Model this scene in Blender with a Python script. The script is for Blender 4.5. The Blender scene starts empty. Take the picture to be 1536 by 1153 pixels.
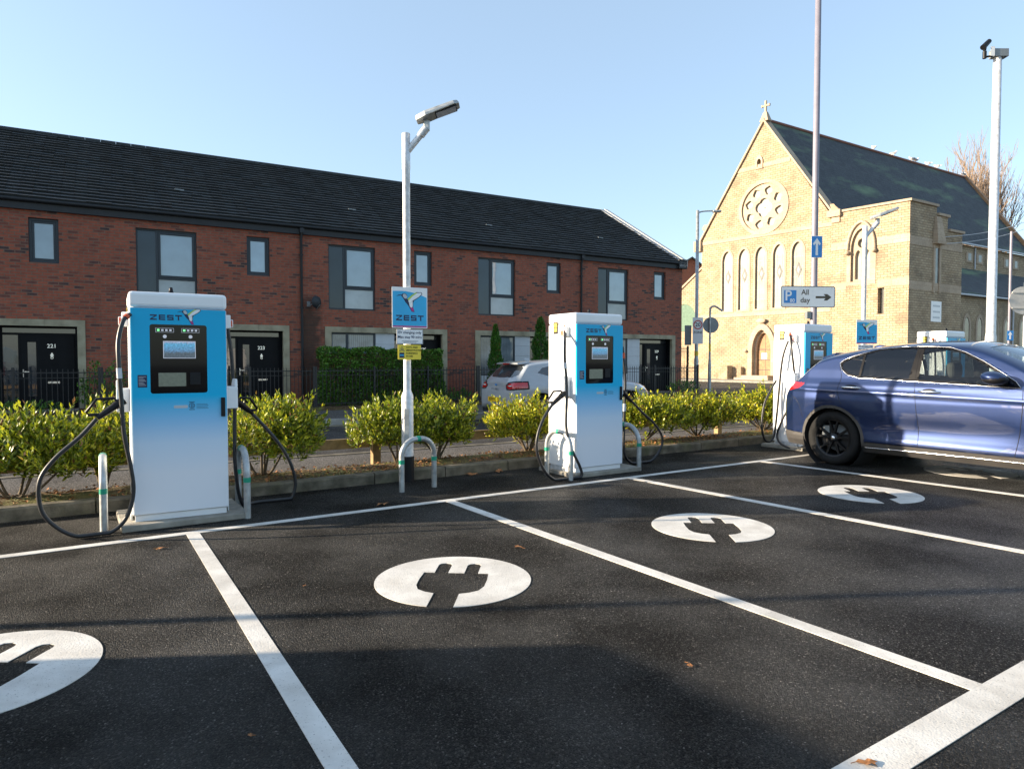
import bpy, math, random
import numpy as np
from mathutils import Matrix, Vector
from mathutils.geometry import tessellate_polygon
PI = math.pi
rad = math.radians
SC = bpy.context.scene
COL = SC.collection
random.seed(7)

# ---------------------------------------------------------------- camera model and survey helpers
FPX, CX, CY, HC = 1020.0, 768.0, 576.5, 1.42
PITCH = math.atan(35.5 / FPX)
def ray(px, py):
    x = (px - CX) / FPX
    y = -(py - CY) / FPX
    return (x, math.cos(PITCH) + y * math.sin(PITCH), -math.sin(PITCH) + y * math.cos(PITCH))
def ground(px, py, z=0.0):
    r = ray(px, py)
    t = (z - HC) / r[2]
    return Vector((r[0] * t, r[1] * t, z))
def onplane(px, py, p0, d):          # where the sight line meets the vertical plane through p0 along d
    r = ray(px, py)
    det = d[0] * (-r[1]) + r[0] * d[1]
    t = (d[0] * (-p0[1]) + d[1] * p0[0]) / det
    return Vector((r[0] * t, r[1] * t, HC + r[2] * t))
def dr(deg): return Vector((math.sin(rad(deg)), math.cos(rad(deg)), 0))
R, N = dr(56.9), dr(-33.1)            # along the charger row / away from the bays
HR, HN = dr(59.8), dr(-30.2)          # along the terrace / into the houses
CF, CS = -dr(-39.1), dr(57.9)         # along the church front / along its side
P0 = Vector((-12.8, 17.0, 0))
C0 = Vector((362 / FPX * 52, 52.0, 0))
def rn(r, n, z=0.0): return R * r + N * n + Vector((0, 0, z))
def hs(s, h, z=0.0): return P0 + HR * s + HN * h + Vector((0, 0, z))
def ch(s, v, z=0.0): return C0 + CF * s + CS * v + Vector((0, 0, z))
ROWROT = math.atan2(R.y, R.x)
HROT = math.atan2(HR.y, HR.x)

# ---------------------------------------------------------------- materials
def nodes(name):
    m = bpy.data.materials.new(name)
    m.use_nodes = True
    nt = m.node_tree
    b = nt.nodes['Principled BSDF']
    return m, nt, b
def lk(nt, a, b): nt.links.new(a, b)
def mathn(nt, op, a, b=None, clamp=False):
    n = nt.nodes.new('ShaderNodeMath'); n.operation = op; n.use_clamp = clamp
    for i, v in enumerate((a, b)):
        if v is None: continue
        if isinstance(v, (int, float)): n.inputs[i].default_value = v
        else: lk(nt, v, n.inputs[i])
    return n.outputs[0]
def noise(nt, scale, detail=4, vec=None, rough=0.55):
    n = nt.nodes.new('ShaderNodeTexNoise')
    n.inputs['Scale'].default_value = scale; n.inputs['Detail'].default_value = detail
    n.inputs['Roughness'].default_value = rough
    if vec is None:
        t = nt.nodes.new('ShaderNodeTexCoord'); vec = t.outputs['Object']
    lk(nt, vec, n.inputs['Vector'])
    return n.outputs['Fac']
def ramp(nt, fac, stops, interp='LINEAR'):
    r = nt.nodes.new('ShaderNodeValToRGB'); lk(nt, fac, r.inputs[0])
    e = r.color_ramp.elements; r.color_ramp.interpolation = interp
    while len(e) < len(stops): e.new(0.5)
    for i, (p, c) in enumerate(stops):
        e[i].position = p
        e[i].color = (c, c, c, 1) if isinstance(c, (int, float)) else (*c, 1)
    return r.outputs[0]
def mix(nt, fac, a, b, mode='MIX'):
    n = nt.nodes.new('ShaderNodeMix'); n.data_type = 'RGBA'; n.blend_type = mode
    def s(sock, v):
        if isinstance(v, (int, float)) and sock.type == 'VALUE': sock.default_value = v
        elif isinstance(v, (int, float)): sock.default_value = (v, v, v, 1)
        elif isinstance(v, tuple): sock.default_value = (*v, 1)
        else: lk(nt, v, sock)
    s(n.inputs[0], fac); s(n.inputs[6], a); s(n.inputs[7], b)
    return n.outputs[2]
def bump(nt, b, h, strength=0.5, dist=0.01):
    n = nt.nodes.new('ShaderNodeBump')
    n.inputs['Strength'].default_value = strength; n.inputs['Distance'].default_value = dist
    lk(nt, h, n.inputs['Height']); lk(nt, n.outputs[0], b.inputs['Normal'])
def plain(name, col, rough=0.5, metal=0.0, var=0.12, vs=6.0, bmp=0.0, bs=60.0, coat=0.0, ior=1.5, spec=0.5):
    m, nt, b = nodes(name)
    b.inputs['Roughness'].default_value = rough
    b.inputs['Metallic'].default_value = metal
    b.inputs['IOR'].default_value = ior
    b.inputs['Specular IOR Level'].default_value = spec
    b.inputs['Coat Weight'].default_value = coat
    b.inputs['Coat Roughness'].default_value = 0.03
    if var > 0:
        f = noise(nt, vs, 5)
        lo = tuple(max(0, c * (1 - var)) for c in col); hi = tuple(min(1, c * (1 + var)) for c in col)
        lk(nt, ramp(nt, f, [(0.3, lo), (0.7, hi)]), b.inputs['Base Color'])
    else:
        b.inputs['Base Color'].default_value = (*col, 1)
    if bmp > 0: bump(nt, b, noise(nt, bs, 4), bmp, 0.01)
    return m
def uvout(nt):
    return nt.nodes.new('ShaderNodeTexCoord').outputs['UV']
def brick(name, c1, c2, mortar, bw, rh, ms, rough=0.85, patch=None, dark=None, dens=0.62, stain=None, bst=0.6, bias=0.0, sm=0.1, varn=0.35):
    m, nt, b = nodes(name)
    uv = uvout(nt)
    t = nt.nodes.new('ShaderNodeTexBrick')
    lk(nt, uv, t.inputs['Vector'])
    for k, v in (('Scale', 1.0), ('Mortar Size', ms), ('Mortar Smooth', sm), ('Bias', bias), ('Brick Width', bw), ('Row Height', rh)):
        t.inputs[k].default_value = v
    t.inputs['Color1'].default_value = (*c1, 1); t.inputs['Color2'].default_value = (*c2, 1)
    t.inputs['Mortar'].default_value = (*mortar, 1)
    col = t.outputs['Color']
    if dark:                            # a second, same-size lattice whose random bricks are burnt dark
        t2 = nt.nodes.new('ShaderNodeTexBrick'); lk(nt, uv, t2.inputs['Vector'])
        for k, v in (('Scale', 1.0), ('Mortar Size', 0.0), ('Bias', 0.0), ('Brick Width', bw), ('Row Height', rh)):
            t2.inputs[k].default_value = v
        t2.inputs['Color1'].default_value = (0, 0, 0, 1); t2.inputs['Color2'].default_value = (1, 1, 1, 1)
        sel = ramp(nt, t2.outputs['Color'], [(dens, 0.0), (dens + 0.12, 1.0)])
        big = ramp(nt, noise(nt, 1.3, 2, uv), [(0.40, 0.25), (0.6, 1.0)])
        sel = mathn(nt, 'MULTIPLY', sel, big)
        sel = mathn(nt, 'MULTIPLY', sel, mathn(nt, 'SUBTRACT', 1.0, t.outputs['Fac']))
        col = mix(nt, sel, col, dark)
    col = mix(nt, varn, col, ramp(nt, noise(nt, 9.0, 6, uv), [(0.3, 0.45), (0.7, 1.35)]), 'MULTIPLY')
    col = mix(nt, 0.5, col, ramp(nt, noise(nt, 0.55, 4, uv), [(0.3, 0.72), (0.7, 1.15)]), 'MULTIPLY')
    if patch:                           # damp, mossy wall round the leaking downpipe
        sp = nt.nodes.new('ShaderNodeSeparateXYZ'); lk(nt, nt.nodes.new('ShaderNodeTexCoord').outputs['Object'], sp.inputs[0])
        nn = mathn(nt, 'MULTIPLY', noise(nt, 3.5, 6), 0.9)
        wx = ramp(nt, mathn(nt, 'ADD', mathn(nt, 'MULTIPLY', sp.outputs['X'], 0.8), nn), [(0.75, 1.0), (1.15, 0.0)])
        wz = ramp(nt, mathn(nt, 'ADD', mathn(nt, 'MULTIPLY', sp.outputs['Z'], 0.25), mathn(nt, 'MULTIPLY', nn, 0.3)), [(0.85, 1.0), (1.0, 0.0)])
        col = mix(nt, mathn(nt, 'MULTIPLY', mathn(nt, 'MULTIPLY', wx, wz), 0.8), col, patch)
    if stain: col = mix(nt, mathn(nt, 'MULTIPLY', ramp(nt, noise(nt, 0.8, 6, uv), [(0.50, 0.0), (0.68, 1.0)]), 0.55), col, stain)
    lk(nt, col, b.inputs['Base Color'])
    b.inputs['Roughness'].default_value = rough
    h = mathn(nt, 'ADD', mathn(nt, 'MULTIPLY', t.outputs['Fac'], -1.0), mathn(nt, 'MULTIPLY', noise(nt, 40, 4, uv), 0.5))
    bump(nt, b, h, bst, 0.008)
    return m
def asphalt(name, base, spark, scale=150.0, rough=0.62, patch=0.35, bst=1.0, warm=(1.05, 0.97, 0.88), spec=0.16, bd=0.010):
    m, nt, b = nodes(name)
    tc = nt.nodes.new('ShaderNodeTexCoord').outputs['Object']
    v = nt.nodes.new('ShaderNodeTexVoronoi'); lk(nt, tc, v.inputs['Vector']); v.inputs['Scale'].default_value = scale
    f = ramp(nt, noise(nt, scale * 0.45, 3, tc), [(0.36, 0.55), (0.68, 1.5)])
    stone = ramp(nt, v.outputs['Color'], [(0.0, 0.5), (0.50, 1.0), (0.74, 2.6), (0.90, spark * 0.3), (0.98, spark)])
    col = mix(nt, 1.0, tuple(base * w for w in warm), stone, 'MULTIPLY')
    col = mix(nt, 1.0, col, f, 'MULTIPLY')
    pt = ramp(nt, noise(nt, 0.7, 5, tc), [(0.3, 1 - patch), (0.7, 1 + patch)])
    col = mix(nt, 1.0, col, pt, 'MULTIPLY')
    lk(nt, col, b.inputs['Base Color'])
    lk(nt, ramp(nt, v.outputs['Color'], [(0.0, rough + 0.18), (1.0, rough - 0.2)]), b.inputs['Roughness'])
    lk(nt, ramp(nt, noise(nt, 1.1, 4, tc), [(0.40, spec * 0.6), (0.66, spec * 2.6)]), b.inputs['Specular IOR Level'])
    h = mathn(nt, 'ADD', mathn(nt, 'MULTIPLY', v.outputs['Distance'], -1.4), mathn(nt, 'MULTIPLY', noise(nt, scale * 0.3, 3, tc), 1.2))
    h = mathn(nt, 'ADD', h, mathn(nt, 'MULTIPLY', noise(nt, 3.0, 2, tc), 1.0))
    bump(nt, b, h, bst, bd)
    return m
M = {}
M['asphalt'] = asphalt('car_park_asphalt', 0.0115, 30.0, 160, 0.58, 0.5, 1.0, (1.03, 0.97, 0.90), bd=0.026)
M['road'] = asphalt('road_asphalt', 0.035, 4.0, 90, 0.75, 0.25, 0.6)
M['footway'] = asphalt('footway_asphalt', 0.075, 3.0, 110, 0.8, 0.2, 0.6)
M['ground'] = asphalt('far_ground', 0.08, 2.0, 20, 0.85, 0.3, 0.3)
def paintmat():
    m, nt, b = nodes('road_paint')
    tc = nt.nodes.new('ShaderNodeTexCoord').outputs['Object']
    v = nt.nodes.new('ShaderNodeTexVoronoi'); lk(nt, tc, v.inputs['Vector']); v.inputs['Scale'].default_value = 100
    wear = ramp(nt, noise(nt, 130, 5, tc), [(0.31, 0.22), (0.37, 1.0)])
    dirt = ramp(nt, noise(nt, 5, 6, tc), [(0.30, (0.50, 0.475, 0.43)), (0.62, (0.66, 0.64, 0.595))])
    scuff = ramp(nt, noise(nt, 1.7, 7, tc, 0.7), [(0.42, 1.0), (0.66, 0.80)])
    lk(nt, mix(nt, 1.0, mix(nt, 1.0, dirt, wear, 'MULTIPLY'), scuff, 'MULTIPLY'), b.inputs['Base Color'])
    b.inputs['Roughness'].default_value = 0.7
    h = mathn(nt, 'ADD', mathn(nt, 'MULTIPLY', v.outputs['Distance'], -0.8), noise(nt, 45, 3, tc))
    bump(nt, b, h, 0.30, 0.004)
    return m
M['paint'] = paintmat()
M['concrete'] = plain('concrete', (0.27, 0.25, 0.21), 0.9, 0, 0.35, 5, 0.6, 70)
def kerbmat():
    m, nt, b = nodes('kerb_concrete')
    tc = nt.nodes.new('ShaderNodeTexCoord').outputs['Object']
    c = ramp(nt, noise(nt, 7, 7, tc), [(0.3, (0.055, 0.048, 0.032)), (0.5, (0.11, 0.096, 0.068)), (0.72, (0.19, 0.165, 0.12))])
    moss = ramp(nt, noise(nt, 3.1, 5, tc), [(0.52, 0.0), (0.7, 0.6)])
    lk(nt, mix(nt, moss, c, (0.08, 0.085, 0.03)), b.inputs['Base Color'])
    b.inputs['Roughness'].default_value = 0.92
    bump(nt, b, noise(nt, 60, 5, tc), 0.7, 0.008)
    return m
M['kerb'] = kerbmat()
M['kerb_far'] = plain('far_kerb', (0.32, 0.31, 0.28), 0.9, 0, 0.2, 4)
def soilmat():
    m, nt, b = nodes('soil')
    tc = nt.nodes.new('ShaderNodeTexCoord').outputs['Object']
    c = ramp(nt, noise(nt, 22, 8, tc), [(0.3, (0.035, 0.022, 0.012)), (0.5, (0.10, 0.062, 0.03)), (0.7, (0.21, 0.15, 0.07))])
    g = ramp(nt, noise(nt, 2.2, 5, tc), [(0.48, 0.0), (0.62, 0.8)])
    lk(nt, mix(nt, g, c, (0.13, 0.13, 0.035)), b.inputs['Base Color'])
    b.inputs['Roughness'].default_value = 0.95
    bump(nt, b, noise(nt, 40, 8, tc), 1.0, 0.03)
    return m
M['soil'] = soilmat()
M['timber'] = plain('timber_rail', (0.30, 0.20, 0.09), 0.8, 0, 0.35, 9, 0.5, 40)
M['brick'] = brick('red_brick', (0.345, 0.088, 0.046), (0.25, 0.066, 0.039), (0.19, 0.11, 0.075), 0.225, 0.075, 0.011, 0.85, None, (0.060, 0.036, 0.036), 0.74)
M['brick_damp'] = brick('damp_red_brick', (0.345, 0.088, 0.046), (0.25, 0.066, 0.039), (0.19, 0.11, 0.075), 0.225, 0.075, 0.011, 0.85, (0.030, 0.022, 0.014), (0.060, 0.036, 0.036), 0.74)
M['brick_b'] = brick('far_brick', (0.30, 0.09, 0.05), (0.22, 0.07, 0.045), (0.2, 0.13, 0.1), 0.225, 0.075, 0.012)
M['stone'] = brick('church_stone', (0.46, 0.36, 0.235), (0.36, 0.275, 0.175), (0.21, 0.155, 0.10), 0.40, 0.16, 0.016, 0.9, None, (0.38, 0.28, 0.17), 0.72, (0.13, 0.10, 0.07), 1.0)
M['dressed'] = brick('dressed_stone', (0.47, 0.37, 0.265), (0.41, 0.32, 0.23), (0.28, 0.21, 0.145), 0.9, 0.42, 0.008, 0.85, None, None, 0.6, (0.3, 0.22, 0.15), 0.3)
def surroundmat():
    m, nt, b = nodes('cast_stone')
    tc = nt.nodes.new('ShaderNodeTexCoord').outputs['Object']
    c = ramp(nt, noise(nt, 2.5, 7, tc), [(0.3, (0.19, 0.165, 0.11)), (0.55, (0.34, 0.30, 0.205)), (0.75, (0.40, 0.36, 0.26))])
    lk(nt, c, b.inputs['Base Color']); b.inputs['Roughness'].default_value = 0.85
    bump(nt, b, noise(nt, 50, 4, tc), 0.3, 0.005)
    return m
M['surround'] = surroundmat()
def tilemat(name, c1, c2, w, h, moss=None, rough=0.75, ml=2.0):
    m, nt, b = nodes(name)
    uv = uvout(nt)
    t = nt.nodes.new('ShaderNodeTexBrick'); lk(nt, uv, t.inputs['Vector'])
    for k, v in (('Scale', 1.0), ('Mortar Size', 0.006), ('Mortar Smooth', 0.3), ('Bias', 0.0), ('Brick Width', w), ('Row Height', h)):
        t.inputs[k].default_value = v
    t.inputs['Color1'].default_value = (*c1, 1); t.inputs['Color2'].default_value = (*c2, 1); t.inputs['Mortar'].default_value = (0.006, 0.006, 0.007, 1)
    col = mix(nt, 0.7, t.outputs['Color'], ramp(nt, noise(nt, 14, 8, uv), [(0.3, 0.5), (0.62, 1.2), (0.75, 3.0)]), 'MULTIPLY')
    if moss:
        tc = nt.nodes.new('ShaderNodeTexCoord').outputs['Object']
        mp = nt.nodes.new('ShaderNodeMapping'); lk(nt, tc, mp.inputs['Vector'])
        mp.inputs['Scale'].default_value = (0.5, 0.10, 0.35)
        g = ramp(nt, noise(nt, ml, 6, mp.outputs[0], 0.6), [(0.52, 0.0), (0.70, 0.85)])
        col = mix(nt, g, col, moss)
    lk(nt, col, b.inputs['Base Color']); b.inputs['Roughness'].default_value = rough
    bump(nt, b, mathn(nt, 'ADD', mathn(nt, 'MULTIPLY', t.outputs['Fac'], -1.0), noise(nt, 30, 4, uv)), 0.6, 0.012)
    return m
M['tile'] = tilemat('roof_tile', (0.008, 0.012, 0.014), (0.016, 0.021, 0.023), 0.30, 50.0, None, 0.6)
M['slate'] = tilemat('slate', (0.030, 0.038, 0.046), (0.048, 0.058, 0.066), 0.42, 0.24, (0.14, 0.22, 0.12), 0.75, 1.3)
M['frame'] = plain('dark_window_frame', (0.016, 0.026, 0.036), 0.45, 0, 0.1)
M['fascia'] = plain('dark_fascia', (0.010, 0.013, 0.017), 0.55, 0, 0.2)
def glassmat(name, base, ior, lo=0.8, hi=1.1, rough=0.03, streak=0.0):
    m, nt, b = nodes(name)
    tc = nt.nodes.new('ShaderNodeTexCoord').outputs['Object']
    f = noise(nt, 1.6, 3, tc)
    c = ramp(nt, f, [(0.3, tuple(k * lo for k in base)), (0.7, tuple(k * hi for k in base))])
    if streak > 0:
        w = nt.nodes.new('ShaderNodeTexWave'); lk(nt, tc, w.inputs['Vector']); w.bands_direction = 'X'
        w.inputs['Scale'].default_value = streak; w.inputs['Distortion'].default_value = 1.2; w.inputs['Detail'].default_value = 2
        c = mix(nt, 0.55, c, ramp(nt, w.outputs['Fac'], [(0.0, 0.55), (1.0, 1.15)]), 'MULTIPLY')
    oi = nt.nodes.new('ShaderNodeObjectInfo')
    c = mix(nt, 1.0, c, ramp(nt, oi.outputs['Random'], [(0.0, 0.72), (1.0, 1.2)]), 'MULTIPLY')
    lk(nt, c, b.inputs['Base Color'])
    b.inputs['Roughness'].default_value = rough; b.inputs['IOR'].default_value = ior
    bump(nt, b, f, 0.03, 0.05)
    return m
M['pane'] = glassmat('pane_with_blind_and_painted_sky', (0.20, 0.30, 0.38), 2.1, 0.85, 1.1)  # pale blue base paints in sky reflected by the glass, along with blinds
M['pane_tint'] = glassmat('tinted_side_pane', (0.022, 0.042, 0.062), 1.5)
M['pane_low'] = glassmat('frosted_pane', (0.34, 0.39, 0.42), 1.7, rough=0.12)
M['pane_dark'] = glassmat('dark_pane', (0.03, 0.035, 0.04), 1.9)
M['curtain'] = glassmat('pane_with_curtain', (0.22, 0.27, 0.30), 1.7, 0.5, 1.2, 0.04, 5.0)
M['panel'] = plain('pale_panel', (0.50, 0.53, 0.56), 0.5, 0, 0.05)
M['door'] = plain('black_door', (0.006, 0.007, 0.009), 0.45, 0, 0.2, spec=0.12)
M['chrome'] = plain('chrome', (0.75, 0.75, 0.76), 0.22, 1.0, 0.03)
M['galv'] = plain('galvanised_steel', (0.60, 0.62, 0.64), 0.45, 0.35, 0.22, 16)
M['galv_d'] = plain('weathered_galvanised', (0.40, 0.42, 0.42), 0.5, 0.6, 0.3, 11)
M['white'] = plain('white_powder_coat', (0.80, 0.81, 0.82), 0.35, 0, 0.03, 3)
M['white_m'] = plain('white_sign_face', (0.82, 0.83, 0.83), 0.4, 0, 0.03)
M['black'] = plain('black_plastic', (0.009, 0.009, 0.011), 0.45, 0, 0.2, spec=0.25)
M['rubber'] = plain('black_rubber', (0.018, 0.018, 0.020), 0.42, 0, 0.3, 30)
M['tyre'] = plain('tyre_rubber', (0.014, 0.014, 0.014), 0.8, 0, 0.25, 12, 0.3, 60, spec=0.2)
M['rim'] = plain('black_alloy', (0.012, 0.012, 0.013), 0.32, 0.3, 0.1)
M['screen'] = plain('black_glass', (0.004, 0.004, 0.005), 0.05, 0, 0, spec=0.28)
M['green'] = plain('green_band', (0.0, 0.28, 0.17), 0.45, 0, 0.1)
M['navy'] = plain('navy_ink', (0.012, 0.02, 0.07), 0.5, 0, 0)
M['blue'] = plain('sign_blue', (0.03, 0.24, 0.62), 0.4, 0, 0.03)
M['cyan'] = plain('cyan_sign', (0.02, 0.40, 0.72), 0.35, 0, 0.05)
M['magenta'] = plain('magenta', (0.45, 0.02, 0.20), 0.4, 0, 0)
M['lime'] = plain('lime', (0.45, 0.62, 0.10), 0.4, 0, 0)
M['yellow'] = plain('yellow_sign', (0.80, 0.62, 0.05), 0.45, 0, 0.04)
M['red'] = plain('red_sign', (0.55, 0.02, 0.02), 0.45, 0, 0)
M['orange'] = plain('orange_sleeve', (0.65, 0.10, 0.03), 0.5, 0, 0.1)
M['brown_ink'] = plain('sign_border', (0.06, 0.05, 0.03), 0.5, 0, 0)
M['greymetal'] = plain('grey_metal', (0.22, 0.24, 0.25), 0.5, 0.3, 0.12)
M['purplepole'] = plain('grey_painted_pole', (0.21, 0.20, 0.24), 0.5, 0.1, 0.1)
M['lead'] = plain('lead', (0.28, 0.29, 0.30), 0.6, 0, 0.2)
M['church_glass'] = glassmat('church_glazing', (0.33, 0.315, 0.26), 1.3, 0.75, 1.15, 0.45)
M['church_glass_d'] = glassmat('church_glazing_dark', (0.10, 0.10, 0.10), 1.6, 0.6, 1.6, 0.1)
M['oak'] = plain('oak_door', (0.30, 0.165, 0.08), 0.7, 0, 0.3, 5, 0.3, 30)
M['verge'] = plain('verge_coping', (0.52, 0.50, 0.46), 0.7, 0, 0.15)
M['railing'] = plain('black_railing', (0.010, 0.011, 0.013), 0.4, 0, 0.2)
M['interior'] = plain('dark_interior', (0.020, 0.020, 0.022), 0.8, 0, 0.1)
M['cladding'] = plain('grey_plastic_cladding', (0.055, 0.052, 0.05), 0.55, 0, 0.15)
M['pillar'] = plain('black_pillar', (0.005, 0.005, 0.006), 0.4, 0, 0, spec=0.15)
M['numplate'] = plain('yellow_plate', (0.85, 0.55, 0.02), 0.4, 0, 0)
M['gullwhite'] = plain('feathers', (0.78, 0.78, 0.77), 0.8, 0, 0.05)
M['deadleaf'] = plain('dead_leaf', (0.26, 0.11, 0.035), 0.8, 0, 0.4, 40)
M['lamp_glass'] = plain('lamp_glass', (0.25, 0.25, 0.26), 0.12, 0, 0.1)
M['copper_green'] = plain('verdigris', (0.11, 0.18, 0.13), 0.8, 0, 0.2)
def paintcar(name, c, flake=0.35, metal=0.55, rough=0.3):
    m, nt, b = nodes(name)
    tc = nt.nodes.new('ShaderNodeTexCoord').outputs['Object']
    v = nt.nodes.new('ShaderNodeTexVoronoi'); v.inputs['Scale'].default_value = 900; lk(nt, tc, v.inputs['Vector'])
    f = ramp(nt, v.outputs['Color'], [(0.0, 1 - flake), (1.0, 1 + flake)])
    d = ramp(nt, noise(nt, 2.5, 7, tc), [(0.35, 1.0), (0.7, 0.85)])
    lk(nt, mix(nt, 1.0, mix(nt, 1.0, c, f, 'MULTIPLY'), d, 'MULTIPLY'), b.inputs['Base Color'])
    b.inputs['Metallic'].default_value = metal; b.inputs['Roughness'].default_value = rough
    b.inputs['Coat Weight'].default_value = 1.0; b.inputs['Coat Roughness'].default_value = 0.02
    return m
M['bluepaint'] = paintcar('blue_metallic_paint', (0.008, 0.024, 0.092), 0.35, 0.6, 0.36)
M['greypaint'] = paintcar('pale_grey_paint', (0.34, 0.37, 0.40), 0.1, 0.0, 0.4)
M['whitepaint'] = paintcar('white_van_paint', (0.7, 0.7, 0.7), 0.05, 0.0, 0.4)
def seeglass(name, tint, alpha):
    m = bpy.data.materials.new(name); m.use_nodes = True
    nt = m.node_tree; nt.nodes.clear()
    o = nt.nodes.new('ShaderNodeOutputMaterial')
    tr = nt.nodes.new('ShaderNodeBsdfTransparent'); tr.inputs[0].default_value = (*tint, 1)
    gl = nt.nodes.new('ShaderNodeBsdfGlossy'); gl.inputs['Roughness'].default_value = 0.02
    gl.inputs[0].default_value = (0.95, 0.97, 1, 1)
    fr = nt.nodes.new('ShaderNodeFresnel'); fr.inputs['IOR'].default_value = alpha
    mx = nt.nodes.new('ShaderNodeMixShader')
    lk(nt, fr.outputs[0], mx.inputs[0]); lk(nt, tr.outputs[0], mx.inputs[1]); lk(nt, gl.outputs[0], mx.inputs[2])
    lk(nt, mx.outputs[0], o.inputs[0])
    return m
M['carglass'] = seeglass('car_glass', (0.80, 0.88, 0.84), 1.5)
M['privacy'] = seeglass('privacy_glass', (0.24, 0.26, 0.27), 1.6)
M['windscreen'] = seeglass('windscreen_glass', (0.45, 0.5, 0.5), 1.9)
def lampred():
    m, nt, b = nodes('red_lamp_lens')
    b.inputs['Base Color'].default_value = (0.42, 0.010, 0.012, 1); b.inputs['Roughness'].default_value = 0.15
    b.inputs['Coat Weight'].default_value = 1.0
    return m
M['redlamp'] = lampred()
def leafmat(name, a, c, d, trans=0.35):
    m, nt, b = nodes(name)
    g = nt.nodes.new('ShaderNodeNewGeometry')
    col = ramp(nt, g.outputs['Random Per Island'], [(0.0, a), (0.5, c), (0.93, d), (0.965, (0.20, 0.10, 0.03))])
    oi = nt.nodes.new('ShaderNodeObjectInfo')
    col = mix(nt, 1.0, col, ramp(nt, oi.outputs['Random'], [(0.0, (0.72, 0.80, 0.8)), (1.0, (1.15, 1.1, 1.0))]), 'MULTIPLY')
    lk(nt, col, b.inputs['Base Color'])
    b.inputs['Roughness'].default_value = 0.38
    tl = nt.nodes.new('ShaderNodeBsdfTranslucent'); lk(nt, col, tl.inputs[0])
    mx = nt.nodes.new('ShaderNodeMixShader'); mx.inputs[0].default_value = trans
    out = nt.nodes['Material Output']
    lk(nt, b.outputs[0], mx.inputs[1]); lk(nt, tl.outputs[0], mx.inputs[2]); lk(nt, mx.outputs[0], out.inputs[0])
    return m
M['leaf'] = leafmat('shrub_leaf', (0.055, 0.095, 0.008), (0.26, 0.31, 0.015), (0.62, 0.57, 0.030), 0.34)
M['hedgeleaf'] = leafmat('hedge_leaf', (0.03, 0.09, 0.010), (0.08, 0.20, 0.020), (0.16, 0.34, 0.04), 0.25)
M['conifer'] = leafmat('conifer_leaf', (0.02, 0.075, 0.008), (0.04, 0.14, 0.015), (0.08, 0.22, 0.02), 0.2)
M['grass'] = leafmat('grass_blade', (0.16, 0.19, 0.03), (0.34, 0.33, 0.07), (0.50, 0.42, 0.16), 0.3)
M['bark'] = plain('bark', (0.10, 0.075, 0.045), 0.9, 0, 0.3, 20)
M['twig'] = plain('bare_twig', (0.21, 0.155, 0.115), 0.9, 0, 0.25, 3)
def chargerfront():
    m, nt, b = nodes('charger_front_print')
    tc = nt.nodes.new('ShaderNodeTexCoord').outputs['Object']
    sp = nt.nodes.new('ShaderNodeSeparateXYZ'); lk(nt, tc, sp.inputs[0])
    z = mathn(nt, 'DIVIDE', sp.outputs['Z'], 2.0)
    c = ramp(nt, z, [(0.20, (0.76, 0.79, 0.84)), (0.33, (0.60, 0.73, 0.86)), (0.42, (0.30, 0.58, 0.84)), (0.53, (0.0, 0.46, 0.78)), (0.93, (0.0, 0.39, 0.68))])
    lk(nt, c, b.inputs['Base Color']); b.inputs['Roughness'].default_value = 0.32; b.inputs['Specular IOR Level'].default_value = 0.3
    return m
M['cfront'] = chargerfront()
def displaymat():
    m, nt, b = nodes('screen_picture')
    tc = nt.nodes.new('ShaderNodeTexCoord').outputs['Object']
    sp = nt.nodes.new('ShaderNodeSeparateXYZ'); lk(nt, tc, sp.inputs[0])
    mp = nt.nodes.new('ShaderNodeMapping'); lk(nt, tc, mp.inputs['Vector']); mp.inputs['Scale'].default_value = (60, 1, 25)
    n = noise(nt, 1.0, 6, mp.outputs[0])
    zz = mathn(nt, 'ADD', mathn(nt, 'MULTIPLY', mathn(nt, 'SUBTRACT', sp.outputs['Z'], 1.385), 5.5), mathn(nt, 'MULTIPLY', n, 0.35))
    c = ramp(nt, zz, [(0.0, (0.08, 0.10, 0.14)), (0.42, (0.10, 0.13, 0.15)), (0.55, (0.13, 0.28, 0.45)), (0.85, (0.12, 0.42, 0.62)), (1.0, (0.5, 0.4, 0.5))])
    c = mix(nt, 0.5, c, ramp(nt, noise(nt, 70, 6, tc), [(0.3, 0.3), (0.7, 1.8)]), 'MULTIPLY')
    lk(nt, c, b.inputs['Base Color']); lk(nt, c, b.inputs['Emission Color']); b.inputs['Emission Strength'].default_value = 0.12
    b.inputs['Roughness'].default_value = 0.1
    return m
M['display'] = displaymat()
def emit(name, c, s):
    m, nt, b = nodes(name)
    b.inputs['Base Color'].default_value = (*c, 1)
    b.inputs['Emission Color'].default_value = (*c, 1); b.inputs['Emission Strength'].default_value = s
    return m
M['led_green'] = emit('green_led', (0.2, 0.9, 0.3), 0.5)
M['led_white'] = emit('white_led', (0.6, 0.6, 0.65), 0.12)
M['card_screen'] = plain('olive_lcd', (0.22, 0.23, 0.17), 0.2, 0, 0.15, 40)

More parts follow.
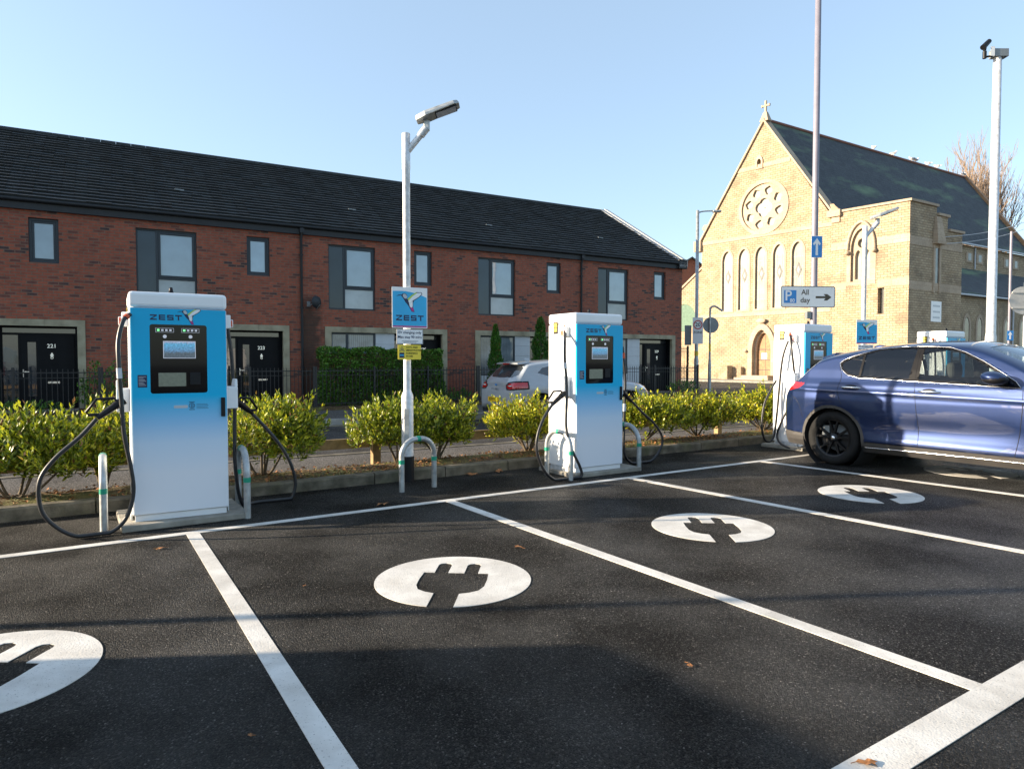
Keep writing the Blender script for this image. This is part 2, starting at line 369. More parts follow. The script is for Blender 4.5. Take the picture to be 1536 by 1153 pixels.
# ---------------------------------------------------------------- mesh builder
class MB:
    def __init__(self, M4=None):
        self.v, self.f, self.m, self.s = [], [], [], []
        self.M = M4
    def add(self, vs, fs, mat=0, smooth=False):
        o = len(self.v)
        if self.M is not None: vs = [self.M @ Vector(p) for p in vs]
        self.v.extend([tuple(p) for p in vs])
        self.f.extend([tuple(i + o for i in f) for f in fs])
        self.m.extend([mat] * len(fs)); self.s.extend([smooth] * len(fs))
        return self
    def box(self, x0, x1, y0, y1, z0, z1, mat=0):
        vs = [(x, y, z) for z in (z0, z1) for y in (y0, y1) for x in (x0, x1)]
        return self.add(vs, [(0, 2, 3, 1), (4, 5, 7, 6), (0, 1, 5, 4), (2, 6, 7, 3), (0, 4, 6, 2), (1, 3, 7, 5)], mat)
    def hexa(self, b4, t4, mat=0):
        return self.add(list(b4) + list(t4), [(3, 2, 1, 0), (4, 5, 6, 7), (0, 1, 5, 4), (1, 2, 6, 5), (2, 3, 7, 6), (3, 0, 4, 7)], mat)
    def tube(self, pts, r, n=10, mat=0, cap=True, smooth=True):
        pts = [Vector(p) for p in pts]
        rs = r if isinstance(r, (list, tuple)) else [r] * len(pts)
        vs, fs = [], []
        up = None
        for i, p in enumerate(pts):
            t = (pts[min(i + 1, len(pts) - 1)] - pts[max(i - 1, 0)]).normalized()
            if up is None:
                up = t.orthogonal().normalized()
            else:
                up = (up - t * up.dot(t))
                up = up.normalized() if up.length > 1e-6 else t.orthogonal().normalized()
            w = t.cross(up)
            for k in range(n):
                a = 2 * PI * k / n
                vs.append(p + (up * math.cos(a) + w * math.sin(a)) * rs[i])
        for i in range(len(pts) - 1):
            for k in range(n):
                fs.append((i * n + k, i * n + (k + 1) % n, (i + 1) * n + (k + 1) % n, (i + 1) * n + k))
        self.add(vs, fs, mat, smooth)
        if cap:
            self.add(vs[:n], [tuple(range(n))[::-1]], mat); self.add(vs[-n:], [tuple(range(n))], mat)
        return self
    def lathe(self, prof, n=24, c=(0, 0, 0), axis='Z', mat=0, smooth=True):
        vs, fs = [], []
        for (r, z) in prof:
            for k in range(n):
                a = 2 * PI * k / n
                x, y = r * math.cos(a), r * math.sin(a)
                p = (x, y, z) if axis == 'Z' else (x, z, y) if axis == 'Y' else (z, x, y)
                vs.append((p[0] + c[0], p[1] + c[1], p[2] + c[2]))
        for i in range(len(prof) - 1):
            for k in range(n):
                q = (i * n + k, i * n + (k + 1) % n, (i + 1) * n + (k + 1) % n, (i + 1) * n + k)
                fs.append(q if axis != 'Y' else q[::-1])
        return self.add(vs, fs, mat, smooth)
    def ell(self, c, r, nu=14, nv=9, mat=0, rot=None):
        vs, fs = [], []
        for j in range(nv + 1):
            b = PI * j / nv
            for k in range(nu):
                a = 2 * PI * k / nu
                p = Vector((r[0] * math.sin(b) * math.cos(a), r[1] * math.sin(b) * math.sin(a), r[2] * math.cos(b)))
                if rot is not None: p = rot @ p
                vs.append(p + Vector(c))
        for j in range(nv):
            for k in range(nu):
                fs.append((j * nu + k, (j + 1) * nu + k, (j + 1) * nu + (k + 1) % nu, j * nu + (k + 1) % nu))
        return self.add(vs, fs, mat, True)
    def plate(self, outer, holes, y0, y1, mat=0, back=True):      # polygon in local XZ with holes, thick in Y
        loops = [outer] + list(holes)
        pts = [p for l in loops for p in l]
        tri = tessellate_polygon([[Vector((p[0], p[1], 0)) for p in l] for l in loops])
        k = len(pts)
        vs = [(p[0], y0, p[1]) for p in pts] + [(p[0], y1, p[1]) for p in pts]
        fs = []
        for t in tri:
            a, b, c = (Vector(pts[i]) for i in t)
            ccw = (b - a).cross(c - a) if False else (b.x - a.x) * (c.y - a.y) - (b.y - a.y) * (c.x - a.x)
            if abs(ccw) < 1e-12: continue
            t = t if ccw > 0 else (t[0], t[2], t[1])
            fs.append(t)
            if back: fs.append((t[0] + k, t[2] + k, t[1] + k))
        o = 0
        for li, l in enumerate(loops):
            ar = sum(l[i][0] * l[(i + 1) % len(l)][1] - l[(i + 1) % len(l)][0] * l[i][1] for i in range(len(l)))
            flip = (ar > 0) == (li == 0)
            for i in range(len(l)):
                a, b = o + i, o + (i + 1) % len(l)
                fs.append((a, a + k, b + k, b) if flip else (b, b + k, a + k, a))
            o += len(l)
        return self.add(vs, fs, mat)
    def build(self, name, mats, parent=None, world=False, bevel=0.0, seg=2, uv=True):
        if not isinstance(mats, (list, tuple)): mats = [mats]
        vs = self.v
        if world and parent is not None:
            bpy.context.view_layer.update()
            inv = parent.matrix_world.inverted(); vs = [tuple(inv @ Vector(p)) for p in vs]
        me = bpy.data.meshes.new(name)
        me.from_pydata(vs, [], self.f)
        for m in mats: me.materials.append(M[m] if isinstance(m, str) else m)
        me.polygons.foreach_set('material_index', self.m)
        me.polygons.foreach_set('use_smooth', self.s)
        if bevel > 0:
            import bmesh
            bm = bmesh.new(); bm.from_mesh(me)
            bmesh.ops.remove_doubles(bm, verts=bm.verts, dist=1e-5)
            es = [e for e in bm.edges if len(e.link_faces) == 2 and e.calc_face_angle(0) > 0.5]
            bmesh.ops.bevel(bm, geom=es, offset=bevel, segments=seg, profile=0.5, affect='EDGES', clamp_overlap=True)
            for f in bm.faces: f.smooth = False
            bm.to_mesh(me); bm.free()
        if uv:
            l = me.uv_layers.new(name='UVMap')
            for p in me.polygons:
                nx, ny, nz = (abs(c) for c in p.normal)
                for li in p.loop_indices:
                    co = me.vertices[me.loops[li].vertex_index].co
                    l.data[li].uv = (co.x, co.y) if nz > 0.8 else ((co.y, co.z) if nx > ny else (co.x, co.z))
        me.update()
        o = bpy.data.objects.new(name, me)
        COL.objects.link(o)
        if parent is not None: o.parent = parent
        return o
def tag(o, label=None, cat=None, group=None, kind=None):
    if label: o['label'] = label
    if cat: o['category'] = cat
    if group: o['group'] = group
    if kind: o['kind'] = kind
    return o
def thing(name, label, cat, loc=(0, 0, 0), rotz=0.0, group=None):
    o = bpy.data.objects.new(name, None); COL.objects.link(o)
    o.empty_display_size = 0.2
    o.location = loc; o.rotation_euler = (0, 0, rotz)
    return tag(o, label, cat, group)
def copy_tree(o, parent=None):
    c = o.copy(); COL.objects.link(c)
    if parent is not None: c.parent = parent
    for k in list(o.children): copy_tree(k, c)
    return c
def text(s, size, mat, parent, loc, name='lettering', rot=(PI / 2, 0, 0), align='CENTER', sx=1.0, ext=0.0008, world=None):
    cu = bpy.data.curves.new(name, 'FONT'); cu.body = s; cu.size = size; cu.align_x = align; cu.align_y = 'CENTER'
    cu.extrude = ext; cu.resolution_u = 3; cu.offset = size * 0.012
    cu.materials.append(M[mat])
    tmp = bpy.data.objects.new('tmp', cu); COL.objects.link(tmp); bpy.context.view_layer.update()
    me = bpy.data.meshes.new_from_object(tmp.evaluated_get(bpy.context.evaluated_depsgraph_get())); me.name = name
    COL.objects.unlink(tmp); bpy.data.objects.remove(tmp); bpy.data.curves.remove(cu)
    if not me.materials: me.materials.append(M[mat])
    o = bpy.data.objects.new(name, me); COL.objects.link(o); o.parent = parent
    o.location = loc; o.rotation_euler = rot; o.scale = (sx, 1, 1)
    return o
def circ(cx, cz, r, n=32, a0=0, a1=2 * PI, close=True):
    k = n if close else n + 1
    return [(cx + r * math.cos(a0 + (a1 - a0) * i / n), cz + r * math.sin(a0 + (a1 - a0) * i / n)) for i in range(k)]
def smooth_path(pts, sub=6):
    P = [Vector(p) for p in pts]; out = []
    for i in range(len(P) - 1):
        p0, p1, p2, p3 = P[max(i - 1, 0)], P[i], P[i + 1], P[min(i + 2, len(P) - 1)]
        for j in range(sub):
            t = j / sub
            out.append(0.5 * ((2 * p1) + (p2 - p0) * t + (2 * p0 - 5 * p1 + 4 * p2 - p3) * t * t + (3 * p1 - p0 - 3 * p2 + p3) * t ** 3))
    out.append(P[-1])
    return out
def rrect(x0, x1, z0, z1, r, n=4):
    o = []
    for cx, cz, a in ((x1 - r, z0 + r, -PI / 2), (x1 - r, z1 - r, 0), (x0 + r, z1 - r, PI / 2), (x0 + r, z0 + r, PI)):
        o += [(cx + r * math.cos(a + PI / 2 * i / n), cz + r * math.sin(a + PI / 2 * i / n)) for i in range(n + 1)]
    return o
def rect(x0, x1, z0, z1): return [(x0, z0), (x1, z0), (x1, z1), (x0, z1)]
# ---------------------------------------------------------------- setting
def sheet(name, pts, z, mat, thick=0.0, sub=None):
    b = MB()
    if thick > 0:
        b.hexa([(p.x, p.y, z - thick) for p in pts], [(p.x, p.y, z) for p in pts])
    else:
        b.add([(p.x, p.y, z) for p in pts], [(0, 1, 2, 3)])
    o = b.build(name, mat)
    return tag(o, kind='structure')
sheet('ground', [Vector((-400, -200, 0)), Vector((400, -200, 0)), Vector((400, 600, 0)), Vector((-400, 600, 0))], -0.30, 'ground')
sheet('car_park', [rn(-30, -25), rn(45, -25), rn(45, 7.42), rn(-30, 7.42)], 0.0, 'asphalt')
sheet('footway', [rn(-30, 8.15), rn(27, 8.15), hs(29, -11.34), hs(-30, -11.34)], 0.045, 'footway', 0.25)
sheet('road', [hs(-60, -11.21), hs(120, -11.21), hs(120, 60), hs(-60, 60)], -0.12, 'road')
sheet('near_road_kerb', [hs(-30, -11.34), hs(22.5, -11.34), hs(22.5, -11.21), hs(-30, -11.21)], 0.055, 'kerb', 0.3)
sheet('far_kerb', [hs(-30, -4.92), hs(24.6, -4.92), hs(24.6, -4.78), hs(-30, -4.78)], 0.02, 'kerb_far', 0.3)
sheet('far_footway', [hs(-30, -4.78), hs(24.6, -4.78), hs(24.6, -1.66), hs(-30, -1.66)], 0.0, 'footway', 0.3)
sheet('front_garden', [hs(-30, -1.66), hs(24.6, -1.66), hs(24.6, 12), hs(-30, 12)], 0.10, 'soil', 0.3)
sheet('yellow_line', [hs(-30, -5.22), hs(11.5, -5.22), hs(11.5, -5.12), hs(-30, -5.12)], -0.114, plain('faded_yellow_line', (0.42, 0.36, 0.20), 0.8))
sheet('church_pavement', [ch(-40, -4.2), ch(22, -4.2), ch(22, 0.5), ch(-40, 0.5)], 0.0, 'concrete', 0.3)
sheet('church_yard', [ch(-40, 0.3), ch(18, 0.3), ch(18, 40), ch(-40, 40)], 0.012, 'concrete', 0.3)
b = MB()
x = -30.0
while x < 45:                                   # the long concrete edging, block by block
    w = 0.915
    p = [rn(x, 7.40), rn(x + w - 0.012, 7.40), rn(x + w - 0.012, 7.53), rn(x, 7.53)]
    dz = random.uniform(-0.006, 0.006)
    q = [rn(x, 7.415), rn(x + w - 0.012, 7.415), rn(x + w - 0.012, 7.53), rn(x, 7.53)]
    b.hexa([(a.x, a.y, -0.25) for a in p], [(a.x, a.y, 0.105 + dz) for a in p])
    b.hexa([(a.x, a.y, 0.105 + dz) for a in p], [(a.x, a.y, 0.125 + dz) for a in q])
    x += w
tag(b.build('kerb', 'kerb'), kind='structure')
b = MB()                                        # uneven planting strip behind it
nr, nn = 300, 10
rr = [-30 + 75 * i / nr for i in range(nr + 1)]
vs = []
for i in range(nr + 1):
    for j in range(nn + 1):
        n = 7.53 + 0.72 * j / nn
        z = 0.085 + 0.05 * math.sin(PI * j / nn) + random.uniform(-0.018, 0.018)
        if j == nn: z = -0.1
        p = rn(rr[i] + random.uniform(-.05, .05), n, z); vs.append(tuple(p))
b.add(vs, [(i * (nn + 1) + j, (i + 1) * (nn + 1) + j, (i + 1) * (nn + 1) + j + 1, i * (nn + 1) + j + 1) for i in range(nr) for j in range(nn)], 0, True)
tag(b.build('planting_strip', 'soil'), kind='structure')

# bay markings (thermoplastic sheets 4 mm proud)
def strip(name, pts, label=None):
    b = MB(); k = len(pts)
    b.hexa([(p.x, p.y, 0.0005) for p in pts], [(p.x, p.y, 0.004) for p in pts])
    return tag(b.build(name, 'paint'), kind='structure')
strip('bay_back_line', [rn(-28, 6.07), rn(44, 6.07), rn(44, 6.16), rn(-28, 6.16)])
for r0, r1 in ((-4.1, -4.1), (-1.62, -1.68), (0.83, 0.755), (3.21, 3.285), (5.68, 5.97), (8.18, 8.52), (10.7, 10.9), (13.2, 13.3), (15.7, 15.7), (18.2, 18.2)):
    strip('bay_divider_line', [rn(r1 - 0.05, 1.336), rn(r1 + 0.05, 1.336), rn(r0 + 0.05, 6.069), rn(r0 - 0.05, 6.069)])
strip('bay_end_line', [rn(1.5, 1.185), rn(44, 1.185), rn(44, 1.335), rn(1.5, 1.335)])
strip('bay_end_line', [rn(-28, 1.185), rn(0.9, 1.185), rn(0.9, 1.335), rn(-28, 1.335)])
# socket symbols: one disc, the plug left open
def plug_disc(cr, cn):
    rd = 0.505
    # plug outline in disc units (x along row, y away from camera), cable runs out at the bottom
    right = [(0.155, -0.988), (0.155, -0.545), (0.27, -0.50), (0.37, -0.40), (0.42, -0.25), (0.43, 0.0), (0.42, 0.25), (0.285, 0.25), (0.285, 0.58), (0.26, 0.635), (0.195, 0.655), (0.13, 0.635), (0.105, 0.58), (0.105, 0.25)]
    left = [(-x, y) for x, y in right][::-1]
    right = [(x * 1.02 if y > -0.5 else x, y * 1.03 if y > -0.5 else y) for x, y in right]
    left = [(-x, y) for x, y in right][::-1]
    plug = right + left
    a0 = -PI / 2 + math.asin(0.155)
    arc = [(math.cos(t), math.sin(t)) for t in [a0 + (2 * PI - 2 * (a0 + PI / 2)) * i / 72 for i in range(73)]]
    loop = [(x * rd, y * rd) for x, y in arc] + [(x * rd, y * rd) for x, y in plug[::-1]]
    tri = tessellate_polygon([[Vector((x, y, 0)) for x, y in loop]])
    U_, V_ = dr(94), dr(4)
    P = [Vector((cr, cn, 0)) + U_ * x + V_ * y for x, y in loop]
    k = len(P)
    vs = [(p.x, p.y, 0.004) for p in P] + [(p.x, p.y, 0.0005) for p in P]
    b = MB()
    fs = []
    for t in tri:
        a, c, d = (P[i] for i in t)
        cr_ = (c.x - a.x) * (d.y - a.y) - (c.y - a.y) * (d.x - a.x)
        if abs(cr_) > 1e-10: fs.append(t if cr_ > 0 else (t[0], t[2], t[1]))
    fs += [(i, i + k, (i + 1) % k + k, (i + 1) % k) for i in range(k)]
    b.add(vs, fs)
    return tag(b.build('plug_symbol_marking', 'paint'), kind='structure')
for cr, cn in ((-2.44, 3.03), (-0.382, 4.375), (1.71, 5.78), (3.82, 7.22), (5.85, 8.65)): plug_disc(cr, cn)

# ---------------------------------------------------------------- logo artwork
def zest(mb, x, z, h, y, th=0.0012, mat=0, w=1.32, gap=0.42):
    s = h * 0.24
    L = h * w
    def poly(p): mb.plate(p, [], y - th, y, mat, back=False)
    # Z
    poly([(x, z + h - s), (x + L, z + h - s), (x + L, z + h), (x, z + h)])
    poly([(x, z), (x + L, z), (x + L, z + s), (x, z + s)])
    poly([(x, z + s), (x + L * .30, z + s), (x + L, z + h - s), (x + L * .70, z + h - s)])
    x += L + h * gap
    for k in (0, 0.5, 1): poly(rect(x + (s if k == .5 else 0), x + L * 0.94, z + (h - s) * k, z + (h - s) * k + s))
    poly(rect(x, x + s, z + s, z + h - s))
    x += L * 0.94 + h * gap
    for k in (0, 0.5, 1): poly(rect(x, x + L * 0.96, z + (h - s) * k, z + (h - s) * k + s))
    poly(rect(x, x + s, z + (h - s) * .5 + s, z + h - s)); poly(rect(x + L * .96 - s, x + L * .96, z + s, z + (h - s) * .5))
    x += L * 0.96 + h * gap * 0.8
    poly(rect(x, x + L, z + h - s, z + h)); poly(rect(x + L / 2 - s / 2, x + L / 2 + s / 2, z, z + h - s))
    return x + L
def bird(mb, x, z, s, y, mats):      # unit square art, y = front plane; mats: outline, white, lime, navy, magenta, pale blue
    o, wh, li, nv, mg, pb = mats
    def P(pts, m, lay): mb.plate([(x + a * s, z + b * s * 0.75) for a, b in pts], [], y - 0.0008 * lay, y - 0.0002, m, back=False)
    P([(0.43, 0.63), (0.60, 0.86), (0.78, 1.0), (0.99, 1.01), (1.02, 0.92), (0.92, 0.78), (0.70, 0.58), (0.66, 0.45), (0.66, 0.25), (0.715, 0.02), (0.60, 0.04), (0.50, 0.28), (0.36, 0.50), (0.28, 0.68), (0.20, 0.80), (0.24, 0.90), (0.34, 0.93), (0.42, 0.86)], o, 1)
    P([(0.26, 0.78), (0.27, 0.88), (0.34, 0.905), (0.40, 0.84), (0.43, 0.74), (0.40, 0.66), (0.32, 0.68)], pb, 2)
    P([(0.30, 0.68), (0.40, 0.66), (0.46, 0.52), (0.49, 0.38), (0.40, 0.48)], nv, 2)
    P([(0.46, 0.62), (0.64, 0.82), (0.82, 0.97), (0.97, 0.985), (0.99, 0.92), (0.88, 0.78), (0.66, 0.60), (0.56, 0.50), (0.50, 0.46)], wh, 2)
    P([(0.44, 0.66), (0.60, 0.85), (0.76, 0.98), (0.82, 0.97), (0.64, 0.80), (0.48, 0.58)], li, 3)
    P([(0.50, 0.45), (0.64, 0.56), (0.64, 0.30), (0.60, 0.22), (0.53, 0.28)], wh, 2)
    P([(0.54, 0.24), (0.65, 0.24), (0.70, 0.04), (0.61, 0.055)], mg, 3)
    P([(0.0, 0.77), (0.22, 0.83), (0.22, 0.86), (0.10, 0.845)], o, 1)
LOGO = ['navy', 'white_m', 'lime', 'navy', 'magenta', 'panel']

# ---------------------------------------------------------------- charging stations
CW, CD, CH = 0.76, 0.56, 1.95
def make_connector(parent, side, pts_world=None):
    pass
def make_charger(label, r, n, rot=0.0):
    t = thing('charging_station', label, 'EV charger', rn(r, n, 0.055), ROWROT + rad(rot), 'tall white and blue car chargers along the bays')
    b = MB(); b.box(0, CW, 0.014, CD, 0.05, CH - 0.135); b.build('cabinet', 'white', t, bevel=0.012)
    b = MB(); b.box(-0.004, CW + 0.004, 0.006, CD + 0.004, CH - 0.133, CH); b.build('top_cap', 'white', t, bevel=0.03, seg=3)
    b = MB(); b.plate(rect(0.012, CW - 0.008, 0.062, CH - 0.140), [rrect(0.15, CW - 0.165, 1.085, 1.675, 0.02)], -0.004, 0.0139); b.build('front_panel', 'cfront', t)
    b = MB(); b.box(0.02, CW - 0.02, 0.02, CD - 0.03, 0.0, 0.0495); b.build('base_frame', 'white', t)
    for xx in (0.0, CW):
        b = MB(); b.box(xx - (0.012 if xx == 0 else -0.001), xx + (-0.001 if xx == 0 else 0.012), 0.10, 0.5, 0.0, 0.05)
        b.build('anchor_bracket', 'galv', t)
    s = MB(); s.plate(rrect(0.15, CW - 0.165, 1.085, 1.675, 0.02), [], 0.002, 0.012)
    sc = s.build('screen_panel', 'screen', t)
    b = MB(); b.box(0.255, 0.50, -0.001, 0.0018, 1.39, 1.53); b.build('display', 'display', sc)
    b = MB(); b.plate(rect(0.251, 0.504, 1.386, 1.534), [rect(0.256, 0.499, 1.391, 1.529)], -0.0016, 0.0018); b.build('display_frame', 'led_white', sc)
    b = MB(); b.box(0.212, 0.425, -0.0005, 0.0018, 1.145, 1.262); b.build('card_reader_screen', 'card_screen', sc)
    b = MB(); b.box(0.455, 0.54, -0.010, 0.0018, 1.155, 1.265); b.build('card_terminal', 'black', sc, bevel=0.004)
    for gx in (0.195, 0.395):
        b = MB()
        b.plate(rect(gx, gx + 0.14, 1.608, 1.645), [rect(gx + .002, gx + 0.138, 1.610, 1.643)], 0.0006, 0.0018, 1)
        for k in range(4): b.box(gx + 0.012 + 0.031 * k, gx + 0.03 + 0.031 * k, -0.0004, 0.0018, 1.619, 1.635, 0 if k == 0 else 1)
        b.plate(circ(gx + 0.07, 1.573, 0.015, 16), [], 0.0, 0.0018, 1)
        b.build('status_lights', ['led_green', 'led_white'], sc)
    b = MB(); zest(b, 0.155, 1.712, 0.046, -0.0045, 0.001, 0, 1.12, 0.33); bird(b, 0.362, 1.675, 0.185, -0.0045, (0, 1, 2, 3, 4, 5)); b.build('logo', LOGO, t)
    b = MB(); b.box(0.055, 0.125, -0.0055, -0.0045, 1.14, 1.245)
    for k in range(7): b.box(0.062, 0.118 - 0.01 * (k % 3), -0.0063, -0.0056, 1.155 + 0.012 * k, 1.159 + 0.012 * k, 1)
    b.build('notice_sticker', ['navy', 'panel'], t)
    b = MB(); b.plate(rrect(0.325, 0.435, 0.955, 0.98, 0.008), [], -0.0055, -0.0045, 1)
    b.plate(circ(0.467, 0.975, 0.024, 24), [circ(0.467, 0.975, 0.020, 24)], -0.0055, -0.0045)
    b.plate(rect(0.459, 0.463, 0.96, 0.99), [], -0.0055, -0.0045)
    for q in (0.9615, 0.974, 0.9865): b.plate(rect(0.463, 0.476, q - .0015, q + .0015), [], -0.0055, -0.0045)
    b.plate(rect(0.474, 0.478, 0.962, 0.987), [], -0.0055, -0.0045)
    b.plate(rect(0.445, 0.49, 1.004, 1.009), [], -0.0055, -0.0045); b.plate(rect(0.445, 0.49, 0.938, 0.943), [], -0.0055, -0.0045)
    for k in range(4): b.plate(rect(0.503, 0.60 - 0.008 * (k % 2), 0.948 + 0.012 * k, 0.9505 + 0.012 * k), [], -0.0055, -0.0045)
    b.build('emblem', ['navy', 'panel'], t)
    b = MB(); b.box(CW - 0.058, CW - 0.024, -0.022, -0.0045, 0.87, 1.04); b.build('door_handle', 'black', t, bevel=0.005)
    b = MB(); b.lathe([(0.0, 0.06), (0.012, 0.058), (0.016, 0.04), (0.018, 0.02), (0.024, 0.018), (0.026, 0.0)], 14, (0.33, 0.16, CH)); b.build('aerial', 'black', t)
    # left flank details
    b = MB(); b.box(-0.0055, -0.0045, 0.36, 0.45, 1.70, 1.85)
    b.box(-0.0066, -0.0056, 0.375, 0.435, 1.79, 1.835, 1); b.box(-0.0066, -0.0056, 0.38, 0.43, 1.73, 1.775, 1)
    b.build('warning_label', ['black', 'yellow'], t)
    b = MB()
    for k in range(44): b.box(-0.0035, -0.001, 0.50, 0.52, 0.55 + 0.025 * k, 0.562 + 0.025 * k)
    b.build('ventilation_holes', 'galv_d', t)
    for sd in (0, 1):
        x0, sg = (-0.001, -1) if sd == 0 else (CW + 0.001, 1)
        y0, y1 = (0.10, 0.26) if sd == 0 else (0.10, 0.30)
        b = MB(); b.box(min(x0, x0 + sg * 0.10), max(x0, x0 + sg * 0.10), y0, y1, 0.93, 1.13)
        b.hexa([(x0 + sg * q, w, 1.128) for q, w in ((0.07, y0), (0.1, y0), (0.1, y1), (0.07, y1))], [(x0 + sg * q, w, 1.20) for q, w in ((0.08, y0 + .02), (0.1, y0 + .02), (0.1, y1 - .02), (0.08, y1 - .02))])
        b.build('connector_holster', 'white', t, bevel=0.008)
        b = MB(); b.box(min(x0, x0 + sg * 0.05), max(x0, x0 + sg * 0.05), 0.12, 0.24, 1.66, 1.78)
        b.box(min(x0 + sg * .05, x0 + sg * 0.075), max(x0 + sg * .05, x0 + sg * 0.075), 0.15, 0.21, 1.67, 1.74, 1)
        b.build('cable_gland', ['white', 'orange'], t, bevel=0.006)
    return t
def gun(t, base, tip, out):      # connector: body from holster out, D-shaped grip
    base, tip, out = Vector(base), Vector(tip), Vector(out)
    b = MB()
    b.tube([base, base.lerp(tip, 0.35)], [0.036, 0.034], 12)
    b.tube([base.lerp(tip, 0.35), base.lerp(tip, 0.7), tip], [0.030, 0.027, 0.021], 12)
    a0 = base.lerp(tip, 0.22); a1 = base.lerp(tip, 0.80)
    b.tube([a0, a0 + out * 0.03 + Vector((0, 0, 0.05)), a0 + out * 0.17 + Vector((0, 0, 0.045)), a1 + out * 0.13 + Vector((0, 0, 0.02)), a1 + out * 0.11, a1], 0.0125, 8)
    b.build('connector', 'black', t, world=True)
def cable(t, pts, rr=0.017, sleeve=True):
    P = smooth_path(pts, 7)
    for p in P: p.z = max(p.z, 0.02)
    b = MB(); b.tube(P, rr, 12); c = b.build('cable', 'rubber', t, world=True)
    if sleeve:
        b = MB(); b.tube([P[3], P[4], P[5]], rr * 1.35, 12); b.build('cable_sleeve', 'orange', t, world=True)
        b = MB(); b.tube([P[22], P[23], P[24]], rr * 1.25, 12); b.build('cable_sleeve', 'panel', t, world=True)
    return c
def px_path(px, n0, z_at=None):
    o = rn(0, n0)
    return [onplane(x, y, o, R) for x, y in px]
c1 = make_charger('nearest blue and white charger with its big screen facing the camera, left foreground', 0.43, 6.52, -2.5)
P = px_path([(197, 470), (186, 480), (178, 510), (178, 545), (182, 600), (186, 650), (196, 700), (200, 738), (190, 775), (168, 797), (138, 806), (100, 799), (68, 775), (58, 745), (62, 715), (85, 685), (120, 655), (145, 628)], 6.40)
for i in range(3): P[i] = P[i] + N * (0.12 - 0.04 * i)
cable(c1, P)
gun(c1, onplane(186, 600, rn(0, 6.50), R), onplane(146, 627, rn(0, 6.47), R), -R * 0.9)
P = px_path([(336, 478), (341, 492), (347, 530), (350, 575), (352, 610), (352, 650), (353, 700)], 6.80)
P.append(onplane(362, 752, rn(0, 6.9), R))
P += px_path([(385, 766), (412, 768), (433, 755), (443, 728), (438, 700), (422, 670), (400, 643), (376, 618)], 7.0)
cable(c1, P)
gun(c1, onplane(352, 600, rn(0, 6.85), R), onplane(378, 619, rn(0, 7.0), R), R * 0.6)
c2 = make_charger('second charger with a bright sunlit flank and screen, beside the parked grey hatchback', 5.14, 6.47, 0)
P = px_path([(855, 489), (850, 497), (846, 512), (847, 540), (852, 570), (852, 600), (850, 640), (857, 672), (870, 700), (872, 714), (860, 721), (838, 722), (818, 708), (806, 680), (806, 655), (815, 628), (829, 606)], 6.38)
for i in range(2, 7):
    P[i] = P[i].lerp(rn(5.06, 6.58, P[i].z), 0.75 - 0.12 * (i - 2))
P[0] = rn(5.17, 6.72, 1.86); P[1] = rn(5.12, 6.66, 1.80)
cable(c2, P)
gun(c2, onplane(848, 588, rn(0, 6.6), R), onplane(828, 607, rn(0, 6.50), R), -R * 0.8)
P = px_path([(934, 520), (936, 545), (938, 570), (937, 600), (936, 640), (936, 675), (942, 690), (958, 697), (978, 690), (991, 672), (993, 655), (982, 636), (965, 620), (946, 600)], 6.85)
cable(c2, P)
gun(c2, onplane(934, 588, rn(0, 6.75), R), onplane(947, 602, rn(0, 6.85), R), R * 0.6)
c3 = make_charger('third charger, standing directly behind the blue car with its cable plugged into it', 9.72, 6.47, 0)
P = [rn(9.68, 6.7, 1.86), rn(9.63, 6.66, 1.78), rn(9.60, 6.6, 1.5), rn(9.66, 6.6, 1.15), rn(9.64, 6.62, 0.8), rn(9.6, 6.75, 0.5)]
P += [onplane(1166, 650, rn(9.55, 6.9), R), onplane(1170, 664, rn(9.5, 6.8), R), onplane(1188, 672, rn(9.5, 6.6), R), rn(9.75, 6.42, 0.10), rn(9.9, 6.35, 0.35), rn(9.95, 6.32, 0.72), rn(9.96, 6.28, 0.86)]
cable(c3, P)
P = [rn(9.62, 6.9, 1.1), rn(9.55, 6.95, 0.95), rn(9.45, 7.0, 0.7), rn(9.4, 7.0, 0.35), rn(9.5, 7.0, 0.12), rn(9.62, 6.95, 0.15), rn(9.64, 6.9, 0.5), rn(9.62, 6.8, 1.4), rn(9.66, 6.72, 1.74)]
cable(c3, P, 0.017, False)
c4 = make_charger('farthest charger, only its white top showing above the roof of the blue car', 14.3, 6.47, 0)
P = [rn(14.25, 6.7, 1.86), rn(14.19, 6.66, 1.78), rn(14.15, 6.6, 1.4), rn(14.15, 6.6, 0.6), rn(14.05, 6.6, 0.1), rn(13.75, 6.6, 0.3), rn(13.95, 6.6, 0.8), rn(14.17, 6.66, 1.1)]
cable(c4, P)
for i, (r0, r1, lb) in enumerate(((0.34, 1.34, 'concrete base slab under the nearest charger'), (5.08, 6.16, 'concrete base slab under the second charger beside the bent hoops'),
                  (9.6, 10.7, 'concrete base slab under the charger behind the blue car'), (14.2, 15.3, 'concrete base slab under the farthest charger'))):
    b = MB(); t = thing('concrete_plinth', lb, 'plinth', rn(r0, 6.40), ROWROT, 'concrete bases under the chargers')
    b.box(0, r1 - r0, 0, 0.76, 0.001, 0.055); b.build('slab', 'concrete', t, bevel=0.008)
